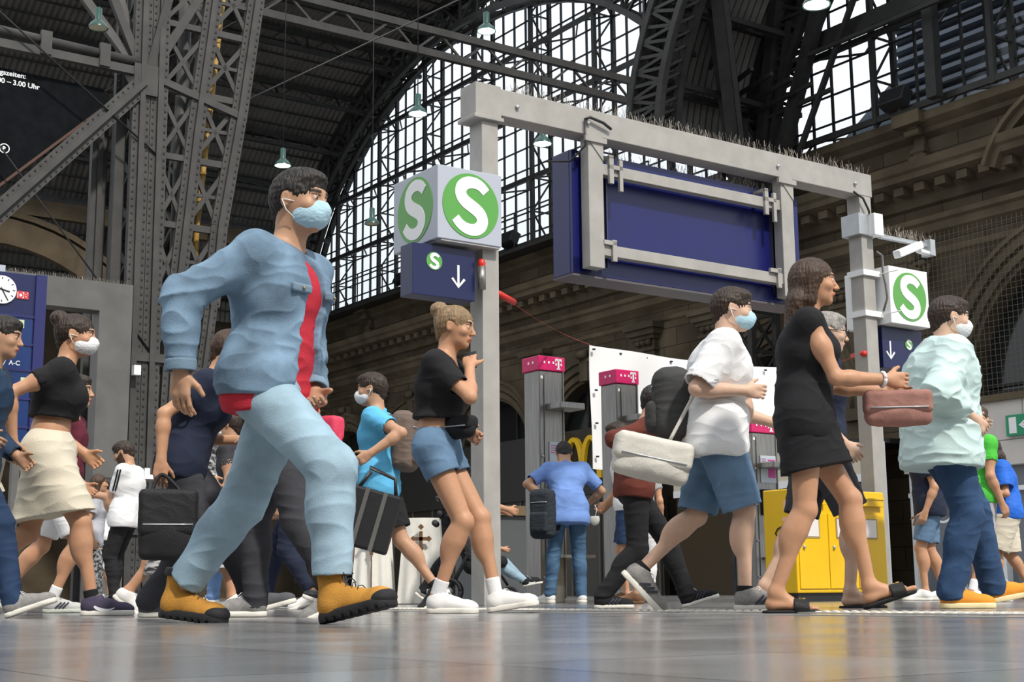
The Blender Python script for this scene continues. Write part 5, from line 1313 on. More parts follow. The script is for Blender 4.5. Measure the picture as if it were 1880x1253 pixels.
def make_bottom(I, m, kind='trousers', loose=.012, name=None, cut=1., fold=.0042, wl=.17, hemcut=None, belt=None, cuff=None, seed=9, slim=.0):
    S, h, g = I['S'], max(I['h'], .0055), I['g']; Pel, upP, fwP = I['Pel'], I['upP'], I['fwP']; sP = v3(0, 1, 0); v = Vol(h); L = loose*S
    v.cap(Pel+sP*.055*S, Pel-sP*.055*S, .106*S*g+L*.5, k=.03); v.cap(Pel, Pel+upP*.06*S, .115*S*g+L*.4, .112*S*g+L*.3, k=.04, fl=(fwP, .92)); v.cap(Pel+upP*.05*S+sP*.04*S, Pel+upP*.05*S-sP*.04*S, .102*S*g+L*.3, k=.03)
    if kind == 'skirt':
        kn = (I['kL']+I['kR'])/2; d = unit(kn-Pel); e = Pel+d*cut*S
        sp_ = max(.05, np.linalg.norm((I['kL']-I['kR']))*.5*cut/.42/S)
        ax = unit((I['kL']-I['kR'])*np.array([1, 1, 0])); 
        v.cap(Pel, e, .13*S*g+L, .12*S+L, k=.04)
        for sg in (-1, 1): v.cap(Pel+sP*sg*.06*S, e+ax*sg*sp_*.8*S, .10*S*g+L, .10*S+L, k=.05)
        for hj, kn_ in ((I['hipL'], I['kL']), (I['hipR'], I['kR'])): v.cap(hj, hj+(kn_-hj)*min(1, cut/.42), .088*S+L, .085*S+L, k=.05)
        v.plane(e-d*.02*S, d)
    else:
        for a in ('L', 'R'):
            hj, kn, an = I['hip'+a], I['k'+a], I['F'+a]['ank']
            if cut <= 1 and kind == 'shorts':
                e = hj+(kn-hj)*cut; v.cap(hj, e, .094*S*g**.5+L, (.088-.024*cut)*S*g**.5+L*1.3, k=.03); 
            else:
                v.cap(hj, kn, .092*S*g**.5+L*.7, .060*S+L, k=.03); d = unit(an-kn); fw = unit(v3(1, 0, 0)-d*d[0]); e = kn+(an-kn)*(cut if kind != 'shorts' else 1)
                v.cap(kn, e, .058*S+L, (.048-slim)*S+L*.9, k=.03); v.ell(kn+d*.13*S-fw*.02*S, v3(.055, .053, .10)*S+L*.8, np.stack([fw, np.cross(-d, fw), -d], 1), k=.04)
    if kind != 'skirt':
        for a in ('L', 'R'):
            hj, kn, an = I['hip'+a], I['k'+a], I['F'+a]['ank']
            if kind == 'shorts' and cut <= 1:
                e = hj+(kn-hj)*cut; d = unit(kn-hj); r = (.088-.024*cut)*S*g**.5+L*1.3; v.cut(e, d, r*1.3); v.cap(e-d*.05*S, e+d*.05*S, r-.009, k=.003, sub=True)
            elif cut < .97:
                d = unit(an-kn); e = kn+(an-kn)*cut; r = (.048-slim)*S+L*.9; v.cut(e, d, r*1.3); v.cap(e-d*.05*S, e+d*.05*S, r-.009, k=.003, sub=True)
    def fz(V):
        a = np.ones(len(V))
        for kn, F in ((I['kL'], I['FL']), (I['kR'], I['FR'])):
            a += .9*np.exp(-((V-kn)**2).sum(1)/(.10*S)**2)
            if kind == 'trousers' and cut > .9: a += 1.2*np.exp(-((V-F['ank'])**2).sum(1)/(.11*S)**2)
        return a
    if kind == 'shorts': 
        # flat hems
        pass
    o = vol_obj(name or kind, v, m, I['q'], I['T'], fold=fold*S, wl=wl, seed=seed, sm=2, foldz=fz)
    if belt:
        t = Vol(.005); b0 = Pel+upP*.085*S; K = 26; rx, ry = .112*S*g+L*.5+.004, .148*S*g+L*.5+.004
        mb = MB(); 
        for i in range(K+1):
            pass
        pts = [Vector(b0+fwP*rx*math.cos(2*math.pi*i/K)+sP*ry*math.sin(2*math.pi*i/K)) for i in range(K+1)]
        vs = []; 
        for p in pts: vs += [p-Vector(upP)*.018*S, p+Vector(upP)*.018*S]
        mb.add(vs, [(2*i, 2*i+1, 2*i+3, 2*i+2) for i in range(K)], True); loc_tube('belt', mb, belt, I['q'], I['T'])
    return o
def make_shoe(I, F, sg, kind='trainer', col=None, solecol=None, mark=None, sock=None, big=1.0):
    S = I['S']*big; T, q = I['T'], I['q']; he, d, u_, s_ = F['heel'], F['d'], F['u'], F['s']; HMf = np.stack([d, s_, u_], 1); h = .004 if I['h'] < .006 else .006
    he = he+u_*0
    Lf = .285
    if kind == 'slide':
        v = Vol(h)
        v.cap(he+d*.02*S, he+d*.20*S, .040*S, .048*S, k=.03, fl=(u_, .5)); v.plane(he+u_*.008*S, u_); v.plane(he-u_*.014*S, -u_)
        so_ = vol_obj('shoe', v, solecol, q, T)
        v = Vol(.0035); v.cap(he+d*.13*S+u_*.02*S, he+d*.19*S+u_*.012*S, .050*S, .052*S, k=.02, fl=(u_, .85)); v.plane(he+d*.125*S, -d); v.plane(he+d*.195*S, d); v.plane(he-u_*.004*S, -u_)
        up = vol_obj('strap', v, col, so_, T)
        mb = MB(); c = he+d*.165*S+u_*.058*S
        for a in range(5): p = c+d*.012*math.cos(a*1.26)*S+s_*.012*math.sin(a*1.26)*S; mb.lathe([(.001, -.004), (.006, 0), (.001, .006)], p, 8)
        loc_tube('buckle', mb, mat('gold_metal', (.6, .4, .12), .3, .9), so_, T); return so_
    v = Vol(h); hi = {'boot': .165, 'trainer': .085, 'high': .12, 'dress': .08}[kind]
    v.ell(he+d*.035*S+u_*.045*S, v3(.045, .041, .052)*S, HMf, k=.02); v.cap(he+d*.05*S+u_*.045*S, he+d*.205*S+u_*.030*S, .040*S, .040*S, k=.03, fl=(u_, .85)); v.ell(he+d*.21*S+u_*.030*S, v3(.062, .046, .034 if kind != 'boot' else .042)*S, HMf, k=.02)
    v.cap(he+d*.045*S+u_*.06*S, he+d*.05*S+u_*hi*S, .042*S, .044*S if kind in ('boot', 'high') else .040*S, k=.03); v.cap(F['ank']+d*.02*S-u_*.01*S, he+d*.15*S+u_*.05*S, .036*S, .032*S, k=.02)
    v.plane(he+u_*hi*S-d*.0, u_-d*.25); v.plane(he+u_*.004*S, -u_)
    rs = []
    o = vol_obj('shoe', v, col, q, T)
    w_ = Vol(h); th = .030 if kind != 'boot' else .038
    w_.cap(he+d*.030*S+u_*.01*S, he+d*.215*S+u_*.01*S, .045*S, .051*S, k=.01); w_.cap(he+d*.21*S+u_*.01*S, he+d*.225*S+u_*.01*S, .05*S, .045*S, k=.02); w_.plane(he+u_*(th-.006)*S, u_); w_.plane(he-u_*.004*S, -u_)
    if kind == 'boot':
        for i in range(9):
            for g_ in (-1, 1): w_.ell(he+d*(.0+.032*i)*S+s_*g_*.05*S-u_*.003*S, v3(.006, .02, .012)*S, HMf, k=.002, sub=True)
    so_ = vol_obj('sole', w_, solecol, o, T)
    if kind == 'boot':
        t_ = Vol(h); t_.ell(he+d*.225*S+u_*.030*S, v3(.052, .05, .034)*S, HMf, k=.01); t_.plane(he+d*.215*S, -d-u_*.4); t_.plane(he+u_*.004, -u_); vol_obj('toe_cap', t_, solecol, o, T)
        t_ = Vol(h); t_.cap(he+d*.045*S+u_*.155*S, he+d*.05*S+u_*.175*S, .052*S, .05*S, k=.01); t_.plane(he+u_*.15*S, -u_); t_.plane(he+u_*.178*S, u_); vol_obj('collar', t_, solecol, o, T)
    # laces
    mb = MB(); nl = 6 if kind == 'boot' else 5
    for i in range(nl):
        t = i/(nl-1); base = he+d*(.17-.085*t)*S+u_*(.068+(.075 if kind == 'boot' else .028)*t)*S
        hw_ = .020*S; dd = d*.010*S*(1 if i % 2 else -1)
        mb.tube([Vector(base-s_*hw_-u_*.008*S), Vector(base-s_*hw_*.5+u_*.0055*S), Vector(base+s_*hw_*.5+u_*.0055*S+dd*.5), Vector(base+s_*hw_-u_*.008*S+dd)], .0019*S, 5)
    for g_ in (-1, 1):
        b0 = he+d*.09*S+u_*(.105 if kind != 'boot' else .15)*S; mb.tube([Vector(b0), Vector(b0+s_*g_*.02*S+d*.015*S+u_*.004*S), Vector(b0+s_*g_*.03*S+d*.03*S-u_*.015*S)], .0018*S, 5)
    loc_tube('laces', mb, BLACKP if kind == 'boot' or mark in ('stripes_light',) else WHITE, o, T)
    if mark:
        for g_ in (-1, 1):
            mb = MB(); off = s_*g_*.0445*S; M_ = mat('shoe_mark_dark', (.03, .03, .05), .5) if mark == 'stripes_dark' else WHITE
            if mark.startswith('stripes'):
                if mark == 'stripes_light': M_ = mat('shoe_mark_dark', (.03, .03, .05), .5)
                for i in range(3):
                    a = he+d*(.085+.025*i)*S+u_*.028*S+off*1.03; b_ = he+d*(.125+.025*i)*S+u_*.068*S+off*.86; mb.ribbon([Vector(a), Vector((a+b_)/2+s_*g_*.003*S), Vector(b_)], .010*S, Vector(s_*g_), .003*S)
            else:
                pts = []; wd = []
                for i in range(15):
                    t = i/14; x = .175-.125*t; z = .034+.026*t if t < .0 else .030+.045*max(0, 1-t*1.0)*0+.02*math.sin(math.pi*t)*0; pts.append((x, .058-.10*t*(1-t)*.9-.02*(1-t)+(.022 if t > .85 else 0)*((t-.85)/.15))); wd.append((.003+.022*math.sin(math.pi*min(1, t*1.05))**.8*(.4+.6*t))*S)
                mb.ribbon([Vector(he+d*(x_)*S+u_*z_*S+off*(1.0-.12*max(0, (z_-.04)/.03))) for x_, z_ in pts], wd, Vector(s_*g_), .004*S)
            loc_tube('side_mark', mb, M_, o, T)
    if sock is not None:
        v = Vol(h); kn = I['kL'] if sg > 0 else I['kR']; dk = unit(kn-F['ank']); v.cap(F['ank']-dk*.02*S, F['ank']+dk*.09*S, .038*S, .040*S, k=.01); v.plane(F['ank']+dk*sock[1]*S, dk); vol_obj('sock', v, sock[0], q, T)
    return o
# ---------------------------------------------------------------- held and carried things
def held_phone(I, hand, label, col=None):
    S = I['S']; w_ = I['w'+hand]; palm, d, th = I['palm'+hand]; c = w_+d*.085*S+palm*.022*S; m3 = np.stack([palm, th, d], 1)
    mb = MB(); M3 = Matrix([list(r_) for r_ in m3]); mb.box(Vector(c), (.009, .072, .145), M3); mb.v = [tuple(to_world(I['T'], v)) for v in mb.v]
    o = mb.build('smartphone', col or BLACKP, None, .003); return tag(o, label, 'smartphone')
def soft_bag(I, name, c, rad, m, label, cat, yaw=0, strap=None, tilt=0):
    """a soft rectangular bag at person-local c with half sizes rad (length, depth, height)"""
    T = I['T']; M3 = rotm(v3(0, 0, 1), R(yaw))@rotm(v3(0, 1, 0), R(tilt)); c = v3(*c); rx, ry, rz = rad; v = Vol(.006)
    v.rbox(c, v3(rx, ry*.8, rz), M3, r=min(ry, rz)*.75, k=.02); v.ell(c-M3@v3(0, 0, rz*.25), v3(rx*.9, ry*1.15, rz*.7), M3, k=.03)
    q = thing(name, to_world(T, c-v3(0, 0, rz)), label, cat)
    vol_obj('pouch', v, m, q, T, fold=.003, wl=.16, seed=11, sm=1)
    fl = Vol(.0055); fl.rbox(c+M3@v3(0, 0, rz*.35), v3(rx*1.02, ry*1.0+.006, rz*.68), M3, r=min(ry, rz)*.6, k=.01); vol_obj('flap', fl, m, q, T, fold=.002, wl=.14, seed=12)
    mb = MB(); mb.tube([Vector(c+M3@v3(x, -ry*1.0-.008, rz*.0)) for x in np.linspace(-rx*.85, rx*.85, 5)], .004, 5); loc_tube('zip', mb, GALV2, q, T)
    if strap is not None:
        mb = MB(); P_ = spline3([v3(*p) for p in strap], 8); mb.tube([Vector(p) for p in P_], .010, 6); loc_tube('strap', mb, m, q, T)
    return q
def spline3(pts, sub=6):
    out = []; P = [pts[0]]+list(pts)+[pts[-1]]
    for i in range(1, len(P)-2):
        for k in range(sub):
            t = k/sub; p0, p1, p2, p3 = P[i-1], P[i], P[i+1], P[i+2]; out.append(.5*((2*p1)+(-p0+p2)*t+(2*p0-5*p1+4*p2-p3)*t*t+(-p0+3*p1-3*p2+p3)*t**3))
    return out+[pts[-1]]
def backpack(T, c, label, m, yaw=0, w_=.15, d_=.085, h_=.22, res=.0065):
    c = v3(*c); M3 = rotm(v3(0, 0, 1), R(yaw)); v = Vol(res)
    def L(x, y, z): return c+M3@v3(x, y, z)
    v.rbox(L(0, 0, 0), v3(d_, w_, h_), M3, r=d_*.8, k=.02); q = thing('backpack', to_world(T, c-v3(0, 0, h_)), label, 'backpack'); vol_obj('main_compartment', v, m, q, T, fold=.004, wl=.15, seed=4)
    p = Vol(res); p.rbox(L(-d_*.75, 0, -h_*.35), v3(d_*.6, w_*.78, h_*.42), M3, r=d_*.4, k=.02); vol_obj('front_pocket', p, m, q, T, fold=.003, wl=.1)
    for sy in (-1, 1):
        mb = MB(); pts = spline3([L(d_*.8, sy*w_*.5, h_*.85), L(d_*2.0, sy*w_*.65, h_*.8), L(d_*2.3, sy*w_*.7, 0), L(d_*1.2, sy*w_*.8, -h_*.75)], 6); mb.ribbon([Vector(x) for x in pts], .045, Vector(M3@v3(1, 0, .1)), .012); loc_tube('shoulder_strap', mb, m, q, T)
    mb = MB(); mb.tube([Vector(L(-d_*1.02, y, h_*.45-.4*y*y)) for y in np.linspace(-w_*.7, w_*.7, 9)], .004, 5); loc_tube('zip', mb, GALV2, q, T)
    return q

STR = dict(footL=(.27, .085, 0, 18), footR=(-.52, -.085, 0, -38))    # left foot forward heel strike, right toe off
STL = dict(footR=(.27, -.085, 0, 18), footL=(-.52, .085, 0, -38))
DEN_L = cloth('denim_pale', (.32, .45, .54), noise=.35, nscale=5, bump=.22)
DEN_M = cloth('denim_mid', (.13, .22, .34), noise=.35, nscale=6, bump=.22)
DEN_D = cloth('denim_dark', (.025, .05, .11), noise=.3, nscale=6, bump=.22)
BLK = cloth('black_cotton', (.018, .018, .02)); CHAR = cloth('charcoal_cloth', (.05, .05, .058)); NAVY = cloth('navy_cotton', (.02, .026, .05)); WHT = cloth('white_cotton', (.78, .78, .79), noise=.05)
GRY = cloth('grey_cotton', (.33, .33, .34)); CREAM_C = cloth('cream_cotton', (.66, .60, .48), noise=.06)
W_LEA = cloth('white_leather', (.78, .77, .75), rough=.5, noise=.05, bump=.1); G_MESH = cloth('grey_mesh', (.28, .27, .26), noise=.2, nscale=60); SOLE_W = cloth('white_rubber', (.74, .71, .64), bump=.1, noise=.06); SOLE_K = cloth('black_rubber', (.02, .02, .022), rough=.6)
TANB = cloth('tan_nubuck', (.50, .24, .045), noise=.25, nscale=12); BROWN_L = cloth('brown_leather', (.16, .08, .04), rough=.55)

# ---- P1 denim man
I = person('man in light denim jacket, pale jeans, tan boots and blue face mask', 492, 5.45, -24, 1.93, skin='mid', lean=7, res=.0048,
           footL=(-.50, .09, 0, -6), footR=(.29, -.09, 0, 12), handR=(-.14, -.33, .84), handL=(.13, .08, .80), poleR=(-1, -.9, .1), poleL=(-.8, .9, -.3), head=(0, 4, 0), hair=('black', 'short'), mask='blue', curlL=1.0, curlR=.5, girth=1.06,
           top=dict(m=cloth('red_cotton', (.50, .03, .05)), sleeve=.5, loose=.004, length=.035, name='shirt', seed=8), bottom=dict(m=DEN_L, loose=.020, wl=.2, cut=.86), shoes=('boot', TANB, SOLE_K))
P1 = I
I2 = dict(I); make_top(I2, cloth('denim_jacket_blue', (.19, .29, .40), noise=.6, nscale=5, bump=.22), sleeve=1.92, loose=.024, length=-.02, collar=True, open_=True, name='denim_jacket', fold=.0055, wl=.2, seed=21)
jk = [o for o in bpy.data.objects if o.name.startswith('denim_jacket')][0]
S_, nk, up_, fc, sc_, wa, pe = I['S'], I['neck'], I['upT'], I['fwC'], I['sideC'], I['waist'], I['Pel']
DEN_S = cloth('denim_seam', (.17, .25, .33), bump=.22)
for sg in (-1, 1):
    v = Vol(.0045); M3 = np.stack([fc, sc_, up_], 1)@rotm(v3(0, 0, 1), R(sg*22)); v.rbox(I['chest']+fc*.146*S_+sc_*sg*.095*S_+up_*.0, v3(.016, .045, .017), M3, r=.007); vol_obj('pocket_flap', v, DEN_S, jk, I['T'])
    v = Vol(.0045); v.ell(I['chest']+fc*.162*S_+sc_*sg*.10*S_, v3(.008, .008, .008)); vol_obj('button', v, mat('brass', (.4, .25, .1), .35, .8), jk, I['T'])
for sg, sl_ in ((1, 'L'), (-1, 'R')):
    d_ = unit(I['w'+sl_]-I['e'+sl_]); x_ = unit(np.cross(d_, v3(.2, .1, 1))); y_ = np.cross(d_, x_); c_ = I['w'+sl_]-d_*.022; v = Vol(.0045)
    v.cap(c_-d_*.012, c_+d_*.012, .054*S_, .053*S_); v.plane(c_-d_*.022, -d_); v.plane(c_+d_*.024, d_); v.cap(c_, c_+d_*.08, .044*S_, sub=True, k=.003); vol_obj('cuff', v, DEN_S, jk, I['T'], fold=.001)
def on(I, mb, name, m, parent): return loc_tube(name, mb, m, parent, I['T'])
q = soft_bag(I, 'pouch', I['wL']+np.array([.02, 0, -.17]), (.10, .035, .07), cloth('pink_nylon', (.72, .06, .12), rough=.5), 'pink-red pouch held low by the man in the denim jacket', 'pouch')
# ---- P2 woman with phone
I = person('woman in black v-neck top and denim shorts holding a phone to her mouth', 800, 7.75, -14, 1.77, skin='tan', fem=True, lean=6, res=.0052,
           footR=(-.02, -.08, 0, 0), footL=(.27, .08, .0, 8), handR=(.20, -.05, 1.31), handL=(.12, .18, .98), poleR=(-.2, -1, -.8), poleL=(-1, .5, 0), head=(0, 8, 0), hair=('blond', 'bun'), curlR=.9,
           top=dict(m=BLK, sleeve=.62, crop=.16, vneck=.10, loose=.014, seed=5), bottom=dict(m=DEN_M, kind='shorts', cut=.38, loose=.012), shoes=('trainer', W_LEA, SOLE_W, None, (WHT, .09)))
held_phone(I, 'R', 'dark smartphone held up to the mouth of the woman in denim shorts')
soft_bag(I, 'belt_bag', I['waist']+np.array([.12, -.06, -.02]), (.12, .05, .06), BLK, 'black belt bag at the waist of the woman in denim shorts', 'bag', yaw=-20)
# ---- P3 young man in cyan
I = person('young man in a bright sky blue shirt carrying a brownish backpack', 695, 10.4, 172, 1.80, skin='mid', lean=2, **STR, handL=(-.02, .36, 1.06), handR=(.25, -.2, .95), head=(0, 5, 0), hair=('darkbrown', 'short'), mask='white', res=.006, curlL=1.3,
           top=dict(m=cloth('sky_blue_cotton', (.12, .46, .74)), sleeve=.55, loose=.02, length=.04, collar=True), bottom=dict(m=BLK, kind='shorts', cut=.8, loose=.02), shoes=('trainer', BLACKP, SOLE_W, None, (BLK, .05)))
backpack(I['T'], I['chest']+np.array([-.20, 0, -.06]), 'brownish grey backpack worn by the young man in the sky blue shirt', cloth('taupe_nylon', (.16, .12, .10)), yaw=0)
hb_ = to_world(I['T'], I['wL']+np.array([0, .01, -.10])); c = hb_+Vector((0, -.01, -.37)); q = thing('shopping_bag', c-Vector((0, 0, .2)), 'large black shopping bag held by the young man in the sky blue shirt', 'bag')
RM = Matrix.Rotation(R(16), 3, 'Y'); m = MB(); m.box(c, (.36, .16, .42), RM); m.build('body', cloth('black_nylon', (.02, .02, .022), rough=.5), q, .02)
m = MB(); m.box(c+RM@Vector((-.06, -.083, 0)), (.03, .008, .42), RM); m.build('side_band', GREYP, q); m = MB(); m.box(c+RM@Vector((.07, -.083, 0)), (.03, .008, .42), RM); m.build('side_band', GREYP, q)
m = MB(); m.tube([c+RM@Vector((-.13, -.05, .2)), c+RM@Vector((-.08, -.04, .32)), hb_, c+RM@Vector((.10, -.04, .32)), c+RM@Vector((.14, -.04, .2))], .014, 8); m.build('handle', BLACKP, q)
# ---- P4 woman in the cream skirt
I = person('woman in cream skirt, black top and white mask', 84, 8.0, 6, 1.80, skin='tan', fem=True, lean=9, res=.0052,
           footR=(.24, -.08, 0, 0), footL=(-.56, .08, .05, -42), handR=(-.14, -.22, .93), handL=(.16, .2, .90), poleR=(-1, -.5, 0), head=(0, 4, 0), hair=('darkbrown', 'bun'), mask='white', twist=10,
           top=dict(m=BLK, sleeve=.45, crop=.20, loose=.014), bottom=dict(m=CREAM_C, kind='skirt', cut=.36, loose=.022, fold=.007, wl=.2), shoes=('trainer', cloth('plum_mesh', (.07, .06, .10)), SOLE_W, 'swoosh', (BLK, .05)))
mb = MB(); b0 = I['Pel']+I['upP']*.06; mb.ribbon([Vector(b0+np.array([-.19, -.10, .0])), Vector(b0+np.array([-.22, -.11, -.1])), Vector(b0+np.array([-.24, -.11, -.22])), Vector(b0+np.array([-.21, -.12, -.28]))], .03, Vector((0, -1, 0)), .004); on(I, mb, 'tie_belt', CREAM_C, I['q'])
# ---- P5 dark jacket at the frame edge
I = person('person in dark blue jacket and jeans cut off by the left edge', -58, 7.4, 4, 1.66, skin='mid', lean=10, res=.006, **STL, handR=(.12, -.25, .98), handL=(.2, .2, .9), head=(0, 6, 0), hair=('black', 'short'),
           top=dict(m=cloth('ink_blue_nylon', (.02, .045, .09), rough=.6), sleeve=1.9, loose=.03, length=.06, fold=.006), bottom=dict(m=DEN_D), shoes=('trainer', G_MESH, SOLE_W, None, (WHT, .08)))
# ---- P6 white shorts
I = person('person in white shorts and striped grey trainers behind the cream skirt', 112, 9.6, 2, 1.68, skin='tan', lean=5, res=.006, footR=(-.05, -.09, 0, 0), footL=(-.50, .09, 0, -30), handR=(-.05, -.22, .9), handL=(.1, .2, .9), hair=('darkbrown', 'short'),
           top=dict(m=cloth('maroon_cotton', (.12, .02, .035)), sleeve=.5), bottom=dict(m=WHT, kind='shorts', cut=.85, loose=.02), shoes=('high', cloth('light_grey_suede', (.45, .45, .44)), cloth('sage_rubber', (.50, .53, .47)), 'stripes_light', (WHT, .10)))
# ---- P7 man in white with phone
I = person('bearded man in white t-shirt and black trousers looking down at his phone', 233, 14.9, 172, 1.78, skin='mid', lean=-3, res=.0055, footL=(.0, .09, 0, 0), footR=(.10, -.10, 0, 0), handL=(.32, .05, 1.13), handR=(.34, -.05, 1.15), poleL=(-1, .2, -1), poleR=(-1, -.2, -1), head=(0, 26, 0), hair=('darkbrown', 'short'), beard=True, belly=.10, girth=1.12, curlL=1.0, curlR=1.0,
           top=dict(m=WHT, sleeve=.7, loose=.022, length=.05, fold=.003), bottom=dict(m=BLK, loose=.006), shoes=('trainer', BLK, SOLE_K, None, None))
held_phone(I, 'R', 'dark smartphone in the hands of the bearded man in the white t-shirt')
for off in (-.014, .014):
    for sd_ in ('L', 'R'):
        sh, el = I['sho'+sd_], I['e'+sd_]; sg = 1 if sd_ == 'L' else -1; d_ = unit(el-sh); o_ = unit(np.cross(d_, v3(1, 0, 0)))*-sg; o_ = o_ if o_[1]*sg > 0 else -o_
        mb = MB(); mb.ribbon([Vector(sh+np.array([off, 0, .0])+o_*.084*I['S']+v3(0, 0, .03)), Vector(sh+d_*.1+o_*.086*I['S']+np.array([off, 0, 0])), Vector(sh+d_*.2+o_*.082*I['S']+np.array([off, 0, 0]))], .016, Vector(o_), .006); on(I, mb, 'sleeve_stripe', BLK, I['q'])
# ---- P8 two figures behind
I = person('woman in grey t-shirt and spotted leggings behind the bearded man', 172, 15.8, 20, 1.48, skin='tan', fem=True, lean=3, res=.007, footL=(.05, .08, 0, 0), footR=(-.05, -.08, 0, 0), hair=('brown', 'bob'), handR=(.0, -.24, .85),
           top=dict(m=cloth('silver_cotton', (.45, .46, .50)), sleeve=.6, loose=.025, length=.10), bottom=dict(m=mat('spotted_leggings', (.72, .72, .72), .8, col2=(.03, .03, .03), nscale=38), loose=.004), shoes=('trainer', W_LEA, SOLE_W))
I = person('person in a white top and black shorts standing just left of the bearded man', 203, 16.6, 160, 1.50, skin='mid', lean=2, res=.007, footL=(.03, .09, 0, 0), footR=(-.04, -.09, 0, 0), hair=('black', 'short'), 
           top=dict(m=WHT, sleeve=.5, loose=.02), bottom=dict(m=BLK, kind='shorts', cut=.9, loose=.03), shoes=('trainer', BLK, SOLE_W))
# ---- P9 woman navy top
I = person('woman in a navy top with white sleeve trim behind the denim jacket man', 330, 7.3, 8, 1.64, skin='tan', fem=True, lean=22, res=.006, footR=(-.18, -.08, 0, 0), footL=(.38, .08, 0, 15), handR=(-.08, -.26, .82), handL=(.3, .2, .98), head=(0, 12, 0), hair=('brown', 'short'),
           top=dict(m=NAVY, sleeve=.42, loose=.02, trim=WHT, length=.03), bottom=dict(m=CHAR, loose=.025), shoes=('trainer', cloth('dark_mesh', (.10, .10, .11)), SOLE_W, None, None))
soft_bag(I, 'tote_bag', I['wR']+np.array([.05, -.06, -.32]), (.14, .05, .17), cloth('black_nylon', (.02, .02, .022)), 'black tote bag hanging from the hand of the woman in the navy top', 'bag', yaw=5, strap=[I['wR']+np.array([-.04, -.06, -.17]), I['wR']+np.array([.01, -.03, -.07]), I['wR']+np.array([.12, -.06, -.17])])
# ---- P10 zebra dress
I = person('woman in a black and white patterned dress behind the navy top woman', 352, 8.7, 10, 1.56, skin='tan', fem=True, lean=4, res=.0065, **STR, hair=('darkbrown', 'bob'), handR=(.1, -.2, .9),
           top=dict(m=mat('zebra_print', (.55, .55, .55), .8, col2=(.02, .02, .02), nscale=22, stretch=(.5, .5, 2.2)), sleeve=.4, loose=.02), bottom=dict(m=MATS['zebra_print'], kind='skirt', cut=.62, loose=.04), shoes=('trainer', W_LEA, SOLE_W))
# ---- P11 grey trousers
I = person('person in dark grey trousers walking left behind the denim jacket man', 515, 6.9, 176, 1.62, skin='mid', lean=4, res=.006, footR=(.10, -.09, 0, 0), footL=(-.42, .09, 0, -25), head=(0, 5, 0), hair=('black', 'short'), handL=(.1, .2, .9), handR=(.05, -.2, .9),
           top=dict(m=CHAR, sleeve=.5), bottom=dict(m=CHAR, loose=.018), shoes=('trainer', G_MESH, SOLE_W, None, (DEN_D, .05), 1.12))
# ---- P12/13 legs behind
I = person('person in tight navy trousers behind the legs of the denim jacket man', 540, 10.6, 176, 1.62, skin='mid', fem=True, res=.007, lean=3, footR=(.18, -.08, 0, 0), footL=(-.25, .08, 0, -15), hair=('brown', 'short'),
           top=dict(m=NAVY, sleeve=.5), bottom=dict(m=NAVY, loose=.004, cut=.9), shoes=('trainer', W_LEA, SOLE_W))
I = person('person in blue jeans and white trainers between the denim man and the spotted leggings', 428, 11.2, 174, 1.60, skin='mid', res=.007, lean=3, footR=(.14, -.08, 0, 0), footL=(-.22, .08, 0, -12), hair=('darkbrown', 'short'),
           top=dict(m=CHAR, sleeve=.5), bottom=dict(m=cloth('denim_bright', (.16, .27, .50)), loose=.008), shoes=('trainer', W_LEA, SOLE_W))
# ---- P14 stroller pusher
I = person('masked woman in black leaning forward to push a stroller', 846, 13.8, 6, 1.60, skin='tan', fem=True, res=.0062, lean=22, **STL, handL=(.46, .16, .98), handR=(.48, -.16, .98), poleL=(-.3, .6, -1), poleR=(-.3, -.6, -1), head=(0, 16, 0), hair=('black', 'short'), mask='white',
           top=dict(m=BLK, sleeve=.9, loose=.016), bottom=dict(m=BLK, loose=.016), shoes=('trainer', G_MESH, SOLE_W))
# ---- P15 blue polo
I = person('man in blue polo shirt and jeans seen from behind at a telephone pillar', 1038, 14.4, 94, 1.76, skin='mid', res=.0055, lean=24, pelvis=(-.06, 0), footL=(-.02, .16, 0, 0, 28), footR=(-.04, -.13, 0, 0, -6), handL=(-.02, .20, 1.03), handR=(.28, -.22, .98), poleL=(-.2, 1, .1), poleR=(-.3, -1, -.3), head=(0, 30, 0), hair=('black', 'short'),
           top=dict(m=cloth('periwinkle_cotton', (.17, .29, .62)), sleeve=.72, loose=.02, length=.09, collar=True, fold=.003), bottom=dict(m=cloth('denim_blue', (.07, .14, .24), noise=.35, nscale=6), loose=.010), shoes=('trainer', W_LEA, SOLE_W))
T14 = I['T']
backpack((px_pt(997, 975, 14.2).xy.to_3d(), R(60)), (0, 0, 1.0-.12+.0), 'black and grey backpack hanging beside the man in the blue polo shirt', cloth('slate_nylon', (.03, .037, .045)), w_=.13, d_=.085, h_=.25)
# ---- P16 man with mask in hand
I = person('man in white t-shirt, dark shorts and brown shoes holding a loose mask', 1152, 12.9, 165, 1.68, skin='tan', res=.006, lean=5, footR=(.02, -.09, 0, 0), footL=(-.12, .09, 0, 0), handL=(.22, .06, .93), handR=(.22, -.04, .92), poleL=(-1, .5, -.4), poleR=(-1, -.5, -.4), head=(0, 12, 0), hair=('darkbrown', 'short'), curlL=1, curlR=1,
           top=dict(m=WHT, sleeve=.6, loose=.02), bottom=dict(m=DEN_D, kind='shorts', cut=.88, loose=.022), shoes=('dress', cloth('brown_suede', (.17, .09, .05)), BROWN_L))
mk = Vol(.005); cc_ = I['wL']+np.array([.09, .04, -.14]); mk.ell(cc_, v3(.045, .03, .055), k=.01); mk.plane(cc_+v3(0, 0, .03), v3(0, 0, 1)); q = thing('loose_face_mask', to_world(I['T'], cc_), 'pale grey face mask dangling from the hand of the man in the brown shoes', 'face mask')
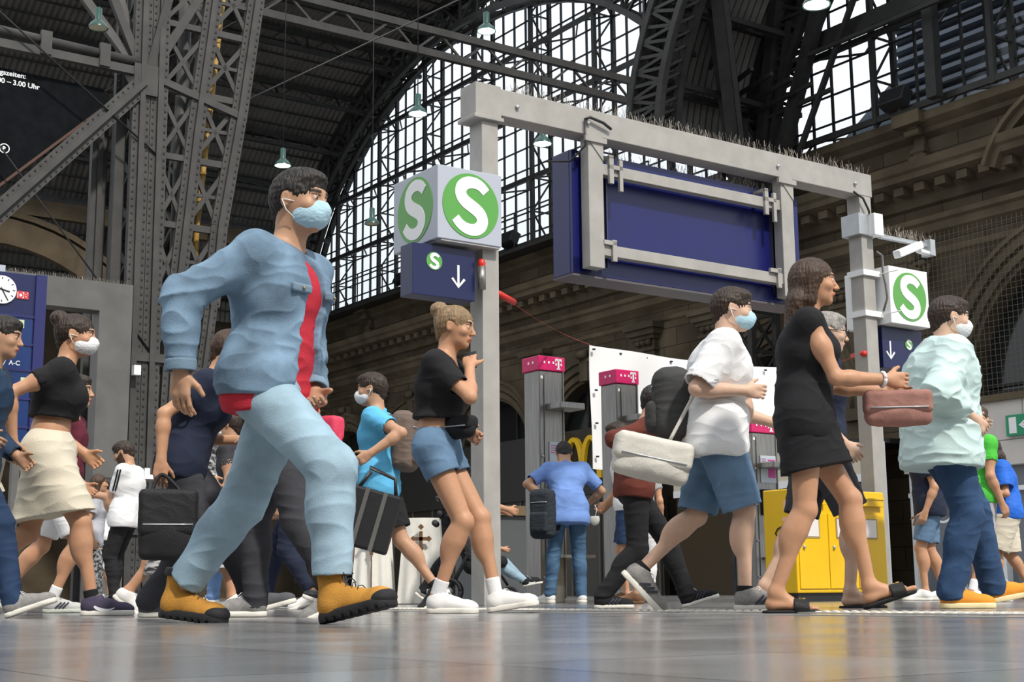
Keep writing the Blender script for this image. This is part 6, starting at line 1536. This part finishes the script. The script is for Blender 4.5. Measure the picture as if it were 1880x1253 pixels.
vol_obj('cup', mk, cloth('mask_grey', (.5, .5, .47)), q, I['T']); mb = MB(); mb.tube([Vector(cc_+v3(0, 0, .02)), Vector(cc_+v3(-.02, 0, .09)), Vector(cc_+v3(.0, 0, .13))], .003, 5); loc_tube('ear_loop', mb, WHITE, q, I['T'])
# ---- P17 white trousers
I = person('person in pale cropped trousers standing behind the man in the brown shoes', 1172, 14.2, 80, 1.60, skin='tan', fem=True, res=.007, lean=3, footL=(0, .09, 0, 0), footR=(0, -.07, 0, 0), hair=('brown', 'bob'),
           top=dict(m=GRY, sleeve=.5), bottom=dict(m=WHT, loose=.02, cut=.72), shoes=('dress', BROWN_L, BROWN_L))
# ---- P18 dark red top
I = person('person in rust-red top and black trousers before the second telephone pillar', 1160, 9.3, 4, 1.58, skin='mid', res=.006, lean=14, footR=(-.30, -.08, 0, 0), footL=(.36, .08, 0, 16), handR=(.0, -.24, 1.0), handL=(.25, .2, 1.0), head=(0, 12, 0), hair=('black', 'short'),
           top=dict(m=cloth('rust_cotton', (.13, .035, .025)), sleeve=1.2, loose=.02), bottom=dict(m=BLK, loose=.014), shoes=('trainer', BLK, SOLE_W, 'stripes_dark'))
# ---- P19 white t-shirt, jean shorts
I = person('man in loose white t-shirt, blue denim shorts and blue mask', 1314, 7.75, -4, 1.82, skin='pale', res=.005, lean=7, footR=(.07, -.09, 0, 0), footL=(-.56, .09, .06, -48), handR=(.14, -.20, 1.12), handL=(.32, .2, 1.0), poleR=(-1, -.35, -.5), head=(0, 6, 0), hair=('darkbrown', 'short'), mask='blue', girth=1.14, belly=.05,
           top=dict(m=WHT, sleeve=.85, loose=.035, length=.07, fold=.005), bottom=dict(m=DEN_M, kind='shorts', cut=.96, loose=.028), shoes=('trainer', G_MESH, SOLE_W, 'stripes_dark', (BLK, .035), 1.08))
soft_bag(I, 'messenger_bag', I['Pel']+np.array([-.36, -.21, -.15]), (.21, .07, .115), cloth('white_canvas_bag', (.62, .60, .54)), 'white messenger bag swinging behind the hip of the man in the white t-shirt', 'bag', yaw=10, tilt=12, strap=[I['Pel']+np.array([-.26, -.21, -.05]), I['chest']+np.array([-.10, -.2, -.05]), I['chest']+np.array([.0, -.13, .2])])
backpack(I['T'], I['chest']+np.array([-.27, 0, -.19]), 'dark grey backpack on the back of the man in the white t-shirt', cloth('dark_grey_nylon', (.055, .055, .055)), w_=.15, d_=.11, h_=.20)
# ---- P21 woman slides
I = person('brown-haired woman in short black dress and black slide sandals', 1478, 6.95, -6, 1.80, skin='tan', fem=True, res=.0048, lean=4, footR=(-.22, -.08, 0, 0), footL=(.26, .08, .02, 18), handR=(.38, -.10, 1.08), handL=(.40, .12, 1.05), poleR=(-.6, -.4, -1), poleL=(-.6, .4, -1), head=(0, 2, 0), hair=('brown', 'long'),
           top=dict(m=BLK, sleeve=.0, loose=.012, length=.04), bottom=dict(m=BLK, kind='skirt', cut=.26, loose=.018, name='skirt'), shoes=('slide', cloth('black_leather', (.02, .02, .02), rough=.4), SOLE_K))
mb = MB(); 
for i in range(16):
    pass
d_ = unit(I['wR']-I['eR']); x_ = unit(np.cross(d_, v3(0, 0, 1))); y_ = np.cross(d_, x_); mb.tube([Vector(I['wR']-d_*.02+(x_*math.cos(a)+y_*math.sin(a))*.034) for a in np.linspace(0, 6.283, 17)], .009, 6); on(I, mb, 'bracelet', WHT, I['q'])
soft_bag(I, 'handbag', I['wR']+np.array([.05, .02, -.14]), (.16, .05, .085), cloth('dusty_pink_cloth', (.34, .17, .14), noise=.3), 'dusty pink bundle carried by the woman in the black dress', 'bag', yaw=0)
# ---- P22 older man
I = person('older grey-haired man with glasses behind the woman in the black dress', 1500, 8.6, 0, 1.86, skin='pale', res=.0055, lean=5, footR=(.08, -.09, 0, 0), footL=(-.4, .09, 0, -20), handR=(.1, -.24, .9), handL=(.1, .24, .9), head=(0, 6, 0), hair=('grey', 'short'), glasses=True, girth=1.05,
           top=dict(m=NAVY, sleeve=.6, loose=.03, collar=True, length=.06), bottom=dict(m=CHAR, kind='shorts', cut=.9, loose=.025), shoes=('slide', BLACKP, SOLE_K))
# ---- P23 mint jacket
I = person('man in pale mint and grey rain jacket and dark blue jeans', 1728, 7.9, 4, 1.80, skin='pale', res=.005, lean=5, footR=(-.08, -.09, 0, 0), footL=(.24, .09, .02, 10), handR=(.10, -.22, .99), handL=(.22, .2, 1.02), poleR=(-1, -.6, -.3), head=(0, 6, 0), hair=('darkbrown', 'short'), mask='white', girth=1.30,
           top=dict(m=cloth('mint_nylon', (.56, .72, .70), rough=.55, noise=.08), sleeve=1.7, loose=.045, length=.10, hood=True, fold=.008, wl=.15), bottom=dict(m=cloth('denim_navy', (.035, .075, .16), noise=.3), loose=.024), shoes=('trainer', cloth('orange_mesh', (.75, .30, .04)), cloth('yellow_white_rubber', (.80, .68, .40), bump=.1), None, (NAVY, .05), 1.05))
yk = Vol(.0055); n_, u_, sc_ = I['neck'], I['upT'], I['sideC']
for sg in (-1, 1): yk.cap(n_-u_*.05+sc_*sg*.05, n_-u_*.055+sc_*sg*.17, .095, .085, k=.05)
yk.cap(n_-u_*.06-I['fwC']*.02, n_-u_*.06+I['fwC']*.02, .125, k=.05); yk.cap(n_+u_*.01+I['fwC']*.03, n_+u_*.2+I['fwC']*.03, .06, .09, k=.01, sub=True); yk.plane(n_-u_*.10, -u_)
vol_obj('yoke', yk, cloth('pale_grey_nylon', (.50, .51, .54), rough=.55), I['q'], I['T'], fold=.003, wl=.1)
# ---- P24, P25, P26 right background
I = person('person in bright green t-shirt and pale grey shorts behind the mint jacket', 1786, 11.2, 20, 1.58, skin='tan', res=.0065, lean=4, footL=(.1, .09, 0, 0), footR=(-.22, -.09, 0, 0), hair=('brown', 'short'),
           top=dict(m=cloth('bright_green_cotton', (.08, .50, .06)), sleeve=.5, loose=.02), bottom=dict(m=cloth('pale_grey_cotton', (.42, .41, .44)), kind='shorts', cut=.85, loose=.022), shoes=('trainer', W_LEA, SOLE_W, None, (WHT, .12)))
I = person('long-haired woman in cobalt blue blouse and cream shorts at the right edge', 1838, 14.6, 176, 1.70, skin='tan', fem=True, res=.0062, lean=8, footL=(.12, .09, 0, 0), footR=(-.30, -.09, 0, -14), handL=(.3, .2, 1.1), handR=(.3, -.2, 1.12), head=(0, 8, 0), hair=('darkbrown', 'long'),
           top=dict(m=cloth('cobalt_silk', (.02, .14, .62), rough=.5), sleeve=.7, loose=.04, length=.03), bottom=dict(m=CREAM_C, kind='shorts', cut=1.0, loose=.05), shoes=('dress', BROWN_L, BROWN_L))
I = person('person in a black t-shirt and jeans shorts behind the man in the mint jacket', 1700, 13.6, 170, 1.70, skin='tan', res=.007, lean=3, footL=(.05, .09, 0, 0), footR=(-.15, -.09, 0, 0), hair=('black', 'short'),
           top=dict(m=NAVY, sleeve=.6, loose=.03, length=.05), bottom=dict(m=DEN_M, kind='shorts', cut=.85, loose=.02), shoes=('trainer', W_LEA, SOLE_W))

# ---------------------------------------------------------------- stroller with the child's legs
def stroller(px, Y):
    c = px_pt(px, 1090, Y); c.z = 0; q = thing('stroller', c, 'black pushchair with small twin front wheels beside the left gantry post', 'stroller')
    def P(x, y, z): return c+Vector((x, y, z))
    for sy in (-.05, .05):
        mb = MB(); mb.tube([P(.02+.07*math.cos(a), sy, .082+.07*math.sin(a)) for a in np.linspace(0, 6.283, 25)], .015, 8); wv = mb.build('wheel', SOLE_K, q)
        mb = MB(); mb.tube([P(.02, sy-.02, .082), P(.02, sy+.02, .082)], .03, 12)
        for k in range(5): mb.beam(P(.02, sy, .082), P(.02+.06*math.cos(k*1.257), sy, .082+.06*math.sin(k*1.257)), .012)
        mb.build('hub', GREYP, wv)
    for sy in (-.22, .22):
        mb = MB(); mb.tube([P(-.55+.11*math.cos(a), sy, .125+.11*math.sin(a)) for a in np.linspace(0, 6.283, 29)], .018, 8); wv = mb.build('wheel', SOLE_K, q)
        mb = MB(); mb.tube([P(-.55, sy-.02, .125), P(-.55, sy+.02, .125)], .04, 12); mb.build('hub', GREYP, wv)
        mb = MB(); mb.tube([P(-.55, sy*.9, .14), P(-.35, sy*.9, .5), P(-.62, sy*.9, .98)], .014, 8); mb.tube([P(.0, sy*.3, .18), P(-.12, sy*.9, .36), P(-.40, sy*.9, .48)], .014, 8); mb.build('frame_tube', BLACKP, q)
    mb = MB(); mb.tube([P(-.62, -.2, .98), P(-.66, -.18, 1.0), P(-.66, .18, 1.0), P(-.62, .2, .98)], .016, 8); mb.build('handle_bar', BLACKP, q)
    v = Vol(.007); v.cap(v3(-.05, -.1, .40), v3(-.05, .1, .40), .05, k=.05); v.cap(v3(-.34, -.1, .36), v3(-.34, .1, .36), .08, k=.08); v.cap(v3(-.56, -.1, .78), v3(-.56, .1, .78), .06, k=.08)
    for sy in (-.12, 0, .12): v.cap(v3(-.06, sy, .39), v3(-.34, sy, .36), .04, k=.05); v.cap(v3(-.36, sy, .38), v3(-.55, sy, .80), .04, k=.05)
    vol_obj('seat', v, BLK, q, (c, 0)); 
    v = Vol(.007)
    for a in np.linspace(R(60), R(160), 6): v.cap(v3(-.40+.3*math.cos(a), -.15, .66+.3*math.sin(a)), v3(-.40+.3*math.cos(a), .15, .66+.3*math.sin(a)), .03, k=.06)
    vol_obj('canopy', v, CHAR, q, (c, 0))
    return c
sc0 = stroller(932, 13.6)
ch = person('small child in pale jeans and black trainers sitting in the stroller', 900, 13.6, 0, .95, skin='tan', res=.005, lean=-18, pelvis=(-.5, -.12), footL=(.20, .08, .33, 10), footR=(.24, -.09, .30, 10), handL=(-.1, .12, .95), handR=(-.1, -.12, .95), hair=('brown', 'short'), X=sc0.x+.02,
            top=dict(m=GRY, sleeve=.8), bottom=dict(m=DEN_L, loose=.014), shoes=('trainer', BLK, SOLE_W, 'swoosh', None, 1.25))
clean()
